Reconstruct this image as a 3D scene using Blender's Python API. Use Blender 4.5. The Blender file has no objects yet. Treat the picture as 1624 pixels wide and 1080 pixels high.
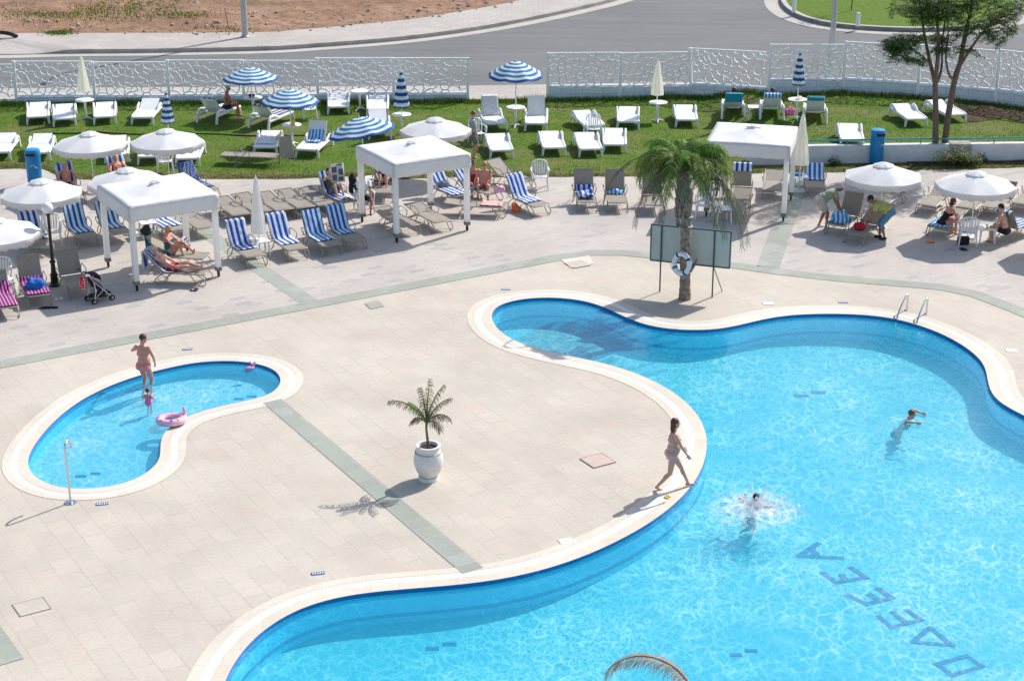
import bpy, bmesh, math, random
from math import sin, cos, pi, radians, hypot, atan2, sqrt
from mathutils import Vector as V, Matrix as M, noise
from mathutils.geometry import tessellate_polygon, delaunay_2d_cdt
random.seed(7)
scene = bpy.context.scene
COL = scene.collection
# ---------------------------------------------------------------- camera model (photo is 1624x1080)
F, CH, TH = 2790.0, 15.2, math.atan(1062/2790.0)
CT, ST = cos(TH), sin(TH)
def G(u, v, z=0.0):
    x = (u-812)/F; y = -(v-540)/F
    d = (x, CT+y*ST, -ST+y*CT); t = (z-CH)/d[2]
    return V((d[0]*t, d[1]*t, z))
def P(p):
    Z = p[2]-CH; dep = p[1]*CT-Z*ST; up = p[1]*ST+Z*CT
    return 812+F*p[0]/dep, 540-F*up/dep
def ZAT(Y, v):
    k = (540-v)/F
    return CH + Y*(k*CT-ST)/(CT+k*ST)
# ---------------------------------------------------------------- object helpers
def link(o, parent=None):
    COL.objects.link(o)
    if parent: o.parent = parent
    return o
def tag(o, label=None, cat=None, group=None, kind=None):
    if label: o['label'] = label
    if cat: o['category'] = cat
    if group: o['group'] = group
    if kind: o['kind'] = kind
    return o
def empty(name, loc=(0, 0, 0), rz=0, label=None, cat=None, group=None):
    o = bpy.data.objects.new(name, None); o.empty_display_size = .2
    link(o); o.location = loc; o.rotation_euler = (0, 0, rz)
    return tag(o, label, cat, group)
def copy_tree(o, parent=None):
    c = o.copy(); link(c, parent)
    for ch in list(o.children):
        if ch.name in COL.objects: copy_tree(ch, c)
    return c
class MB:
    def __init__(s): s.v = []; s.f = []; s.m = []
    def add(s, vs, fs, mi=0, M4=None):
        n = len(s.v)
        s.v += [tuple(M4 @ V(p)) if M4 else tuple(p) for p in vs]
        s.f += [tuple(i+n for i in f) for f in fs]; s.m += [mi]*len(fs)
        return s
    def box(s, x0, x1, y0, y1, z0, z1, mi=0, M4=None):
        vs = [(x, y, z) for z in (z0, z1) for y in (y0, y1) for x in (x0, x1)]
        return s.add(vs, [(0, 2, 3, 1), (4, 5, 7, 6), (0, 1, 5, 4), (2, 6, 7, 3), (0, 4, 6, 2), (1, 3, 7, 5)], mi, M4)
    def tube(s, pts, r, n=8, mi=0, caps=True, M4=None, closed=False, flat=1.0):
        pts = [V(p) for p in pts]; k = len(pts)
        rs = r if isinstance(r, (list, tuple)) else [r]*k
        vs, fs = [], []; ref = None
        for i, p in enumerate(pts):
            if closed: t = pts[(i+1) % k]-pts[i-1]
            else: t = pts[min(i+1, k-1)]-pts[max(i-1, 0)]
            t = t.normalized() if t.length > 1e-9 else V((0, 0, 1))
            if ref is None: ref = V((0, 0, 1)) if abs(t.z) < .9 else V((0, 1, 0))
            a = t.cross(ref); a = a.normalized() if a.length > 1e-6 else t.orthogonal().normalized()
            b = a.cross(t).normalized(); ref = b
            for j in range(n):
                w = 2*pi*(j+.5)/n
                vs.append(p+a*(cos(w)*rs[i])+b*(sin(w)*rs[i]*flat))
        for i in range(k if closed else k-1):
            for j in range(n):
                a0 = i*n+j; a1 = i*n+(j+1) % n; i2 = (i+1) % k
                fs.append((a0, a1, i2*n+(j+1) % n, i2*n+j))
        if caps and not closed:
            fs.append(tuple(range(n-1, -1, -1))); fs.append(tuple((k-1)*n+j for j in range(n)))
        return s.add(vs, fs, mi, M4)
    def lathe(s, prof, n=16, mi=0, M4=None, star=None):
        vs, fs = [], []
        for r, z in prof:
            for j in range(n):
                w = 2*pi*j/n; q = r*(star(j, z) if star else 1)
                vs.append((q*cos(w), q*sin(w), z))
        for i in range(len(prof)-1):
            mm = i
            for j in range(n):
                fs.append((i*n+j, i*n+(j+1) % n, (i+1)*n+(j+1) % n, (i+1)*n+j))
        k0 = len(s.f); s.add(vs, fs, 0, M4)
        for i in range(len(fs)): s.m[k0+i] = mi(i//n) if callable(mi) else mi
        return s
    def ball(s, c, rx, ry=None, rz=None, n=12, m=8, mi=0, M4=None):
        ry = ry or rx; rz = rz or rx
        prof = [(max(1e-4, sin(pi*i/m)), -cos(pi*i/m)) for i in range(m+1)]
        T = M.Translation(V(c)) @ M.Diagonal((rx, ry, rz, 1))
        return s.lathe(prof, n, mi, (M4 @ T) if M4 else T)
    def strip(s, A, B, mi=0, closed=False):
        n = len(A); vs = list(A)+list(B)
        fs = [(i, (i+1) % n, n+(i+1) % n, n+i) for i in range(n if closed else n-1)]
        return s.add(vs, fs, mi)
    def mesh(s, name, mats, smooth=False, weld=False):
        me = bpy.data.meshes.new(name); me.from_pydata(s.v, [], s.f)
        mats = mats if isinstance(mats, (list, tuple)) else [mats]
        for m in mats: me.materials.append(m)
        me.polygons.foreach_set('material_index', s.m)
        if smooth: me.polygons.foreach_set('use_smooth', [True]*len(s.f))
        bm = bmesh.new(); bm.from_mesh(me)
        if weld: bmesh.ops.remove_doubles(bm, verts=bm.verts, dist=1e-4)
        bmesh.ops.recalc_face_normals(bm, faces=bm.faces); bm.to_mesh(me); bm.free()
        if smooth:
            try: me.set_sharp_from_angle(angle=radians(42))
            except Exception: pass
        me.update(); return me
    def build(s, name, mats, parent=None, smooth=False, bevel=0, weld=False):
        o = bpy.data.objects.new(name, s.mesh(name, mats, smooth, weld)); link(o, parent)
        if bevel:
            b = o.modifiers.new('bevel', 'BEVEL'); b.width = bevel; b.segments = 2; b.limit_method = 'ANGLE'
        return o
def catmull(pts, closed=False, n=6):
    pts = [V(p) for p in pts]; k = len(pts); out = []
    for i in range(k if closed else k-1):
        g = (lambda j: pts[j % k]) if closed else (lambda j: pts[max(0, min(k-1, j))])
        a, b, c, d = g(i-1), g(i), g(i+1), g(i+2)
        for j in range(n):
            t = j/n
            out.append(.5*((2*b)+(c-a)*t+(2*a-5*b+4*c-d)*t*t+(3*b-a-3*c+d)*t**3))
    if not closed: out.append(pts[-1])
    return out
# ---------------------------------------------------------------- materials
def nodes(name):
    m = bpy.data.materials.new(name); m.use_nodes = True
    nt = m.node_tree; b = nt.nodes['Principled BSDF']
    return m, nt, b
def NN(nt, typ, **kw):
    n = nt.nodes.new(typ)
    for k, v in kw.items():
        if k in n.inputs: n.inputs[k].default_value = v
        else: setattr(n, k, v)
    return n
def ramp(nt, fac, stops, interp='LINEAR'):
    r = nt.nodes.new('ShaderNodeValToRGB'); r.color_ramp.interpolation = interp
    e = r.color_ramp.elements
    while len(e) < len(stops): e.new(.5)
    for i, (p, c) in enumerate(stops):
        e[i].position = p; e[i].color = (*c, 1) if len(c) == 3 else c
    nt.links.new(fac, r.inputs[0]); return r.outputs[0]
def mixc(nt, fac, a, b, mode='MIX'):
    n = nt.nodes.new('ShaderNodeMix'); n.data_type = 'RGBA'; n.blend_type = mode
    for sock, val in ((n.inputs[0], fac), (n.inputs[6], a), (n.inputs[7], b)):
        if hasattr(val, 'links'): nt.links.new(val, sock)
        else: sock.default_value = (*val, 1) if isinstance(val, (tuple, list)) and len(val) == 3 else val
    return n.outputs[2]
def bump(nt, b, h, strength=.3, dist=.02):
    n = NN(nt, 'ShaderNodeBump', Strength=strength, Distance=dist)
    nt.links.new(h, n.inputs['Height']); nt.links.new(n.outputs[0], b.inputs['Normal'])
def coord(nt, kind='Object', rz=0, scale=(1, 1, 1)):
    tc = nt.nodes.new('ShaderNodeTexCoord'); mp = nt.nodes.new('ShaderNodeMapping')
    mp.inputs['Rotation'].default_value = (0, 0, rz); mp.inputs['Scale'].default_value = scale
    nt.links.new(tc.outputs[kind], mp.inputs[0]); return mp.outputs[0]
def noise_t(nt, vec, scale, detail=4, rough=.55, dist=0):
    n = NN(nt, 'ShaderNodeTexNoise', Scale=scale, Detail=detail, Roughness=rough, Distortion=dist)
    nt.links.new(vec, n.inputs['Vector']); return n.outputs['Fac']
def plain(name, c, rough=.6, metal=0, var=.12, nscale=6, bmp=0, bscale=60, spec=.4, trans=0, sheen=0):
    m, nt, b = nodes(name); vec = coord(nt)
    f = noise_t(nt, vec, nscale)
    c2 = tuple(max(0, x*(1-var)) for x in c); c1 = tuple(min(1, x*(1+var*.6)) for x in c)
    nt.links.new(ramp(nt, f, [(.3, c2), (.7, c1)]), b.inputs['Base Color'])
    b.inputs['Roughness'].default_value = rough; b.inputs['Metallic'].default_value = metal
    b.inputs['Specular IOR Level'].default_value = spec
    if sheen: b.inputs['Sheen Weight'].default_value = sheen
    if bmp: bump(nt, b, noise_t(nt, vec, bscale, 3), bmp, .01)
    if trans:  # thin cloth or leaf lets light through
        t = NN(nt, 'ShaderNodeBsdfTranslucent', Color=(*[min(1, x*1.1) for x in c], 1)); mx = NN(nt, 'ShaderNodeMixShader', Fac=trans)
        nt.links.new(b.outputs[0], mx.inputs[1]); nt.links.new(t.outputs[0], mx.inputs[2])
        nt.links.new(mx.outputs[0], nt.nodes['Material Output'].inputs[0])
    return m
MT = {}
MT['plastic'] = plain('white_plastic', (.82, .82, .81), .35, var=.07, nscale=2.5, bmp=.06)
MT['canvas'] = plain('white_canvas', (.88, .875, .86), .85, var=.05, nscale=3, bmp=.25, bscale=5, trans=.34)
MT['cream'] = plain('cream_canvas', (.90, .88, .80), .85, var=.05, bmp=.2, bscale=20, trans=.6)
MT['blueband'] = plain('blue_canvas', (.004, .24, .50), .8, var=.1, bmp=.15, bscale=20, trans=.18)
MT['bluedark'] = plain('navy_canvas', (.004, .11, .38), .8, var=.1, bmp=.15, bscale=20, trans=.12)
MT['sling'] = plain('taupe_sling', (.34, .30, .25), .7, var=.12, nscale=4, bmp=.2, bscale=120, trans=.1)
MT['tanmetal'] = plain('taupe_metal', (.33, .29, .23), .4, var=.15, nscale=5)
MT['steel'] = plain('brushed_steel', (.62, .63, .65), .2, 1, var=.05)
MT['grey'] = plain('grey_bracket', (.20, .19, .18), .6, var=.2)
MT['black'] = plain('black_rubber', (.012, .012, .014), .6, var=.3)
MT['iron'] = plain('black_iron', (.015, .014, .015), .4, var=.3, bmp=.2)
MT['bin'] = plain('blue_bin_plastic', (.004, .22, .50), .4, var=.15, nscale=3)
MT['galv'] = plain('galvanised_steel', (.42, .45, .47), .45, .5, var=.15)
MT['wallwhite'] = plain('white_render', (.68, .69, .70), .85, var=.12, nscale=2.2, bmp=.25, bscale=25)
MT['fence'] = plain('white_fence_paint', (.88, .89, .88), .5, var=.06)
MT['teal'] = plain('teal_rail_paint', (.02, .30, .33), .45, var=.15)
MT['globe'] = plain('lamp_globe', (.82, .82, .8), .3, var=.02)
MT['bark'] = plain('tree_bark', (.17, .12, .09), .9, var=.45, nscale=14, bmp=.6, bscale=25)
MT['rope'] = plain('rope', (.5, .48, .42), .9)
MT['red'] = plain('red_fabric', (.45, .01, .03), .8, bmp=.2)
MT['pink'] = plain('pink_vinyl', (.86, .30, .48), .3, var=.1)
MT['lpink'] = plain('pale_pink_vinyl', (.85, .48, .62), .25, var=.15)
MT['yellow'] = plain('yellow_vinyl', (.85, .55, .05), .35)
MT['orange'] = plain('orange_vinyl', (.75, .16, .03), .4)
MT['bluev'] = plain('blue_vinyl', (.03, .2, .6), .35)
MT['plum'] = plain('plum_fabric', (.035, .012, .04), .85, bmp=.2)
MT['glassboard'] = plain('board_back', (.50, .53, .48), .35, var=.08, nscale=2)
MT['boardframe'] = plain('board_frame', (.06, .07, .07), .4)
MT['paper'] = plain('newsprint', (.60, .60, .58), .9, var=.08, nscale=14)
MT['ink'] = plain('newspaper_ink', (.13, .13, .14), .9, var=.4, nscale=90)
MT['soil'] = plain('pot_soil', (.05, .035, .025), .95, var=.4, nscale=30, bmp=.6)
def striped(name, ca, cb, w=.16, duty=.5, third=None):
    m, nt, b = nodes(name); tc = nt.nodes.new('ShaderNodeTexCoord'); sp = nt.nodes.new('ShaderNodeSeparateXYZ')
    nt.links.new(tc.outputs['Object'], sp.inputs[0])
    a = NN(nt, 'ShaderNodeMath', operation='MULTIPLY_ADD'); a.inputs[1].default_value = 1/w; a.inputs[2].default_value = 20.25
    nt.links.new(sp.outputs[0], a.inputs[0])
    fr = NN(nt, 'ShaderNodeMath', operation='FRACT'); nt.links.new(a.outputs[0], fr.inputs[0])
    st = [(0, ca), (duty, cb)]
    if third: st = [(0, ca), (.3, third), (.42, cb), (.7, third), (.8, ca)]
    c = ramp(nt, fr.outputs[0], st, 'CONSTANT')
    vec = coord(nt); n = noise_t(nt, vec, 9)
    nt.links.new(mixc(nt, .25, c, ramp(nt, n, [(.3, (.55, .55, .55)), (.7, (1, 1, 1))]), 'MULTIPLY'), b.inputs['Base Color'])
    b.inputs['Roughness'].default_value = .95; b.inputs['Specular IOR Level'].default_value = .1; b.inputs['Sheen Weight'].default_value = .2
    bump(nt, b, noise_t(nt, vec, 45, 4), .5, .012)
    return m
MT['towel'] = striped('royal_striped_towel', (.014, .075, .40), (.66, .74, .83), .165)
MT['towel2'] = striped('azure_striped_towel', (.01, .11, .42), (.58, .72, .84), .15)
MT['towel3'] = striped('light_striped_towel', (.03, .26, .62), (.60, .74, .86), .12)
MT['towelp'] = striped('purple_striped_towel', (.16, .01, .12), (.66, .28, .48), .085, .5, (.38, .05, .28))
MT['towelm'] = striped('multicolour_towel', (.03, .09, .35), (.72, .68, .6), .2, .5, (.6, .3, .12))
MT['teal_towel'] = plain('teal_towel', (.005, .27, .36), .95, bmp=.5, sheen=.2)
MT['navy_towel'] = plain('navy_towel', (.02, .03, .18), .95, bmp=.5, sheen=.2)
MT['blue_towel'] = plain('blue_bundle', (.01, .14, .5), .95, bmp=.5, sheen=.2)
def dotted():
    m, nt, b = nodes('white_dotted_navy_fabric'); vec = coord(nt, 'Object', radians(20))
    vo = NN(nt, 'ShaderNodeTexVoronoi', Scale=22.0, Randomness=0.1); nt.links.new(vec, vo.inputs['Vector'])
    nt.links.new(ramp(nt, vo.outputs['Distance'], [(0, (.6, .66, .75)), (.28, (.02, .06, .2))], 'CONSTANT'), b.inputs['Base Color'])
    b.inputs['Roughness'].default_value = .9; return m
MT['dotted'] = dotted()
SKIN = {'pale': (.62, .36, .27), 'pink': (.62, .28, .20), 'tan': (.36, .16, .09), 'brown': (.26, .11, .06), 'light': (.60, .34, .26)}
for k, c in SKIN.items():
    m = plain('skin_'+k, c, .5, var=.09, nscale=9); MT['skin_'+k] = m
    b = m.node_tree.nodes['Principled BSDF']; b.inputs['Subsurface Weight'].default_value = .08; b.inputs['Subsurface Radius'].default_value = (.02, .008, .005)
for k, c in {'hair_brown': (.045, .02, .012), 'hair_dark': (.012, .008, .007), 'hair_auburn': (.12, .035, .02), 'hair_blond': (.50, .34, .15), 'hair_grey': (.5, .48, .46), 'hair_red': (.25, .09, .04)}.items():
    MT[k] = plain(k, c, .55, var=.4, nscale=40, bmp=.6, bscale=80)
for k, c in {'c_coral': (.85, .22, .22), 'c_pinkprint': (.72, .40, .38), 'c_grey': (.42, .43, .46), 'c_greysh': (.18, .19, .22), 'c_sage': (.30, .34, .22), 'c_lime': (.40, .43, .13), 'c_jeans': (.12, .27, .38),
             'c_khaki': (.52, .48, .39), 'c_black': (.01, .01, .013), 'c_navy': (.015, .02, .05), 'c_white': (.75, .75, .75), 'c_red': (.42, .015, .03), 'c_teal': (.02, .16, .20), 'c_olive': (.12, .11, .07), 'c_pink': (.8, .2, .42), 'c_pattern': (.05, .14, .16)}.items():
    MT[k] = plain(k, c, .85, var=.18, nscale=12, bmp=.35, bscale=35, sheen=.1)
# ================================================================ SETTING
def sstep(a, b, x):
    t = max(0, min(1, (x-a)/(b-a))); return t*t*(3-2*t)
RAISE = .45
def zl(x): return .012+RAISE*sstep(6.9, 9.0, x)
def GL(u, v):
    z = 0
    for _ in range(12): p = G(u, v, z); z = zl(p.x)
    return p
def interp(pts, x):
    if x <= pts[0][0]: return pts[0][1]
    for (a, b), (c, d) in zip(pts, pts[1:]):
        if x <= c: return b+(d-b)*(x-a)/(c-a)
    return pts[-1][1]
# ---- sheets
def sheet(name, outer, holes, mat, z, kind='structure', parent=None):
    loops = [[V((p[0], p[1], 0)) for p in outer]]+[[V((p[0], p[1], 0)) for p in h] for h in holes]
    tris = tessellate_polygon(loops); flat = [p for l in loops for p in l]
    mb = MB(); mb.add([(p.x, p.y, z) for p in flat], tris)
    o = mb.build(name, mat, parent)
    for p in o.data.polygons:
        if p.normal.z < 0: p.flip()
    return tag(o, kind=kind)
def ribbon(path, w, side=1):
    A, B = [], []
    for i, p in enumerate(path):
        t = (path[min(i+1, len(path)-1)]-path[max(i-1, 0)]); t.z = 0; t.normalize(); n = V((t.y, -t.x, 0))*side
        A.append(p.copy()); B.append(p+n*w)
    return A, B
# paving materials
def paving(name, base, joint, rz, bw, rh, patch, jm=.008, greyj=.5):
    m, nt, b = nodes(name); vec = coord(nt, 'Object', rz)
    br = NN(nt, 'ShaderNodeTexBrick', **{'Scale': 1.0, 'Mortar Size': jm, 'Mortar Smooth': .3, 'Brick Width': bw, 'Row Height': rh, 'Bias': 0.0})
    br.offset = .5; nt.links.new(vec, br.inputs['Vector'])
    br.inputs['Color1'].default_value = (0, 0, 0, 1); br.inputs['Color2'].default_value = (1, 1, 1, 1); br.inputs['Mortar'].default_value = (.5, .5, .5, 1)
    c = ramp(nt, br.outputs['Color'], [(0, tuple(x*.965 for x in base)), (.5, base), (.85, tuple(x*1.03 for x in base)), (1, patch)])
    v2 = coord(nt)
    big = noise_t(nt, v2, .35, 5, .6)
    c = mixc(nt, .8, c, ramp(nt, big, [(.3, (.82, .81, .80)), (.62, (1.02, 1.02, 1.02))]), 'MULTIPLY')
    fine = noise_t(nt, v2, 14, 5, .7)
    c = mixc(nt, .7, c, ramp(nt, fine, [(.3, (.84, .84, .83)), (.65, (1.03, 1.02, 1.0))]), 'MULTIPLY')
    jn = noise_t(nt, v2, .9, 3, .6)
    jf = NN(nt, 'ShaderNodeMath', operation='MULTIPLY'); nt.links.new(br.outputs['Fac'], jf.inputs[0])
    nt.links.new(ramp(nt, jn, [(.42, (.12,)*3), (.62, (greyj,)*3)]), jf.inputs[1])
    c = mixc(nt, jf.outputs[0], c, joint)
    st = NN(nt, 'ShaderNodeTexVoronoi', Scale=.55, Randomness=1.0); nt.links.new(v2, st.inputs['Vector'])
    c = mixc(nt, .5, c, ramp(nt, st.outputs['Distance'], [(.0, (.75, .74, .72)), (.035, (1, 1, 1))]), 'MULTIPLY')
    nt.links.new(c, b.inputs['Base Color']); b.inputs['Roughness'].default_value = .8; b.inputs['Specular IOR Level'].default_value = .25
    bump(nt, b, br.outputs['Fac'], -.25, .01); return m
ROT = radians(58.8)
MT['deck'] = paving('cream_paving', (.565, .510, .430), (.27, .24, .20), ROT, .62, .42, (.575, .495, .415), .009, .48)
MT['deck2'] = paving('grey_pink_paving', (.525, .475, .43), (.28, .26, .25), ROT+pi/2, .42, .21, (.40, .39, .37), .01, .45)
MT['band'] = paving('green_paving', (.355, .375, .325), (.46, .47, .42), ROT, .42, .42, (.42, .45, .40), .012, .5)
MT['stone'] = paving('coping_stone', (.70, .63, .53), (.4, .36, .3), 0, .5, .5, (.72, .62, .50))
MT['coping_white'] = plain('white_coping', (.72, .70, .66), .7, var=.12, nscale=3)
MT['coping_ochre'] = plain('ochre_coping', (.70, .55, .36), .7, var=.15, nscale=1.2)
def concrete(name, base, tile=0, rz=0):
    return paving(name, base, tuple(x*.5 for x in base), rz, .5, .5, tuple(x*1.05 for x in base), .02 if tile else .0001, .45 if tile else 0)
MT['sidewalk'] = concrete('pale_sidewalk', (.47, .43, .39), 1)
def asphalt():
    m, nt, b = nodes('asphalt'); v = coord(nt); v2 = coord(nt, 'Object', radians(8), (.12, 1.2, 1))
    a = noise_t(nt, v2, 1.2, 6, .6); f = noise_t(nt, v, 25, 4, .8); g = noise_t(nt, v, .13, 4, .6)
    c = ramp(nt, a, [(.3, (.135, .135, .14)), (.7, (.182, .18, .178))])
    c = mixc(nt, .8, c, ramp(nt, f, [(.25, (.75, .75, .75)), (.75, (1.12, 1.12, 1.12))]), 'MULTIPLY')
    c = mixc(nt, .8, c, ramp(nt, g, [(.35, (.86, .86, .86)), (.6, (1.06, 1.05, 1.03))]), 'MULTIPLY')
    nt.links.new(c, b.inputs['Base Color']); b.inputs['Roughness'].default_value = .9; bump(nt, b, f, .3, .01); return m
MT['asphalt'] = asphalt()
def dirt():
    m, nt, b = nodes('red_brown_dirt'); v = coord(nt); v2 = coord(nt, 'Object', 0, (.5, 1.0, 1))
    a = noise_t(nt, v2, .45, 7, .65); f = noise_t(nt, v, 3.0, 6, .75); g = noise_t(nt, v2, .22, 5, .7)
    c = ramp(nt, a, [(.28, (.21, .105, .06)), (.5, (.30, .165, .095)), (.72, (.40, .25, .165))])
    c = mixc(nt, .9, c, ramp(nt, f, [(.32, (.45, .4, .36)), (.55, (1, 1, 1)), (.78, (1.4, 1.35, 1.3))]), 'MULTIPLY')
    c = mixc(nt, ramp(nt, g, [(.60, (0, 0, 0)), (.70, (.55, .55, .55))]), c, (.13, .15, .045))
    nt.links.new(c, b.inputs['Base Color']); b.inputs['Roughness'].default_value = .95; bump(nt, b, f, .8, .08); return m
MT['dirt'] = dirt()
def grassmat(name, dark, mid, light, brown, blo, bhi, bs=.5):
    m, nt, b = nodes(name); v = coord(nt); v2 = coord(nt, 'Object', 0, (.5, 1, 1))
    a = noise_t(nt, v, 5, 6, .75); f = noise_t(nt, v, 28, 4, .8); g = noise_t(nt, v2, bs, 6, .65)
    c = ramp(nt, a, [(.3, dark), (.5, mid), (.72, light)])
    c = mixc(nt, .8, c, ramp(nt, f, [(.3, (.55, .6, .5)), (.7, (1.25, 1.2, 1.1))]), 'MULTIPLY')
    c = mixc(nt, ramp(nt, g, [(blo, (0, 0, 0)), (bhi, (.75, .75, .75))]), c, brown)
    nt.links.new(c, b.inputs['Base Color']); b.inputs['Roughness'].default_value = .9; b.inputs['Specular IOR Level'].default_value = .15
    bump(nt, b, f, .8, .05); return m
MT['lawn'] = grassmat('lawn_grass', (.048, .115, .010), (.098, .185, .016), (.16, .245, .026), (.22, .19, .08), .46, .66, .6)
MT['edge'] = grassmat('dry_lawn_edge', (.06, .085, .02), (.12, .14, .035), (.19, .18, .06), (.24, .17, .095), .42, .60, 1.1)
MT['island'] = grassmat('roundabout_grass', (.06, .13, .012), (.12, .20, .02), (.17, .25, .03), (.20, .2, .06), .68, .8)
MT['soilbed'] = grassmat('soil_with_weeds', (.05, .035, .02), (.09, .06, .035), (.13, .09, .05), (.05, .09, .015), .55, .65, 1.4)
# ---- pool outlines (metres, smoothed)
main_px = [(345, 1120), (357, 1080), (372, 1050), (395, 1020), (430, 990), (475, 965), (530, 948), (600, 937), (700, 930), (780, 921), (850, 907), (920, 885), (980, 858), (1030, 830), (1070, 800), (1100, 768), (1117, 735), (1122, 705), (1118, 680), (1105, 655), (1080, 630), (1040, 605), (990, 585), (940, 572), (880, 560), (830, 547), (800, 532), (783, 515), (779, 500), (786, 488), (805, 479), (840, 473), (880, 472), (920, 476), (950, 484), (975, 495), (1000, 507), (1030, 517), (1070, 523), (1120, 524), (1160, 519), (1200, 509), (1240, 501), (1290, 498), (1340, 498), (1390, 501), (1430, 508), (1470, 520), (1510, 537), (1545, 560), (1562, 580), (1566, 600), (1570, 620), (1585, 638), (1610, 652), (1650, 672), (1700, 695), (1790, 730), (1880, 800), (1900, 950), (1800, 1180), (1500, 1380), (900, 1420), (480, 1330), (360, 1200)]
tod_z = [(128, 700), (150, 640), (190, 580), (260, 500), (360, 420), (450, 370), (560, 320), (700, 275), (850, 240), (950, 223), (1080, 216), (1200, 225), (1290, 250), (1330, 285), (1337, 320), (1310, 360), (1250, 390), (1150, 412), (1050, 432), (950, 460), (890, 482), (840, 510), (800, 540), (772, 575), (762, 620), (765, 670), (740, 715), (690, 755), (620, 790), (540, 812), (440, 825), (340, 825), (260, 812), (200, 790), (150, 755)]
def smooth_loop(px):
    L = catmull([G(*p) for p in px], True, 4)
    for _ in range(6): L = [(L[i-1]+L[i]*2+L[(i+1) % len(L)])/4 for i in range(len(L))]
    return L
POOL = smooth_loop(main_px); TOD = smooth_loop([(a/3, 500+b/3) for a, b in tod_z])
def offset(L, d):
    ar = sum(L[i-1].x*L[i].y-L[i].x*L[i-1].y for i in range(len(L))); sg = 1 if ar > 0 else -1
    out = []
    for i in range(len(L)):
        t = L[(i+1) % len(L)]-L[i-1]; t.normalize(); out.append(L[i]+V((t.y, -t.x, 0))*sg*d)
    for _ in range(2): out = [(out[i-1]+out[i]*2+out[(i+1) % len(out)])/4 for i in range(len(out))]
    return out
def gratemat():
    m, nt, b = nodes('white_overflow_grate'); tc = nt.nodes.new('ShaderNodeUVMap'); sp = nt.nodes.new('ShaderNodeSeparateXYZ')
    nt.links.new(tc.outputs[0], sp.inputs[0])
    a = NN(nt, 'ShaderNodeMath', operation='MULTIPLY'); a.inputs[1].default_value = 14.0; nt.links.new(sp.outputs[0], a.inputs[0])
    fr = NN(nt, 'ShaderNodeMath', operation='FRACT'); nt.links.new(a.outputs[0], fr.inputs[0])
    n = noise_t(nt, coord(nt), .5, 3)
    c = ramp(nt, fr.outputs[0], [(0, (.50, .49, .46)), (.36, (.76, .75, .72))], 'CONSTANT')
    nt.links.new(mixc(nt, ramp(nt, n, [(.4, (.1,)*3), (.6, (.8,)*3)]), (.74, .72, .68), c), b.inputs['Base Color'])
    b.inputs['Roughness'].default_value = .6; return m
MT['grate'] = gratemat()
def tilemat(name, c1, c2, scale=.025, gl=.08):
    m, nt, b = nodes(name); vec = coord(nt)
    n = noise_t(nt, vec, 2.2, 4, .6)
    br = NN(nt, 'ShaderNodeTexBrick', **{'Scale': 1.0, 'Mortar Size': .004, 'Brick Width': .25, 'Row Height': .125}); nt.links.new(vec, br.inputs['Vector'])
    br.inputs['Color1'].default_value = (1, 1, 1, 1); br.inputs['Color2'].default_value = (.93, .95, .96, 1); br.inputs['Mortar'].default_value = (.85, .9, .93, 1)
    nt.links.new(mixc(nt, .6, ramp(nt, n, [(.3, c1), (.7, c2)]), br.outputs['Color'], 'MULTIPLY'), b.inputs['Base Color'])
    b.inputs['Roughness'].default_value = .4; return m
MT['floor'] = tilemat('pool_floor_mosaic', (.050, .43, .52), (.065, .48, .56))
MT['poolwall'] = tilemat('pool_wall_mosaic', (.03, .52, .80), (.05, .58, .84))
MT['pooltile'] = tilemat('dark_blue_waterline_tile', (.003, .15, .42), (.006, .20, .50))
MT['floortod'] = tilemat('paddling_floor_mosaic', (.12, .48, .58), (.16, .52, .62))
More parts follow.
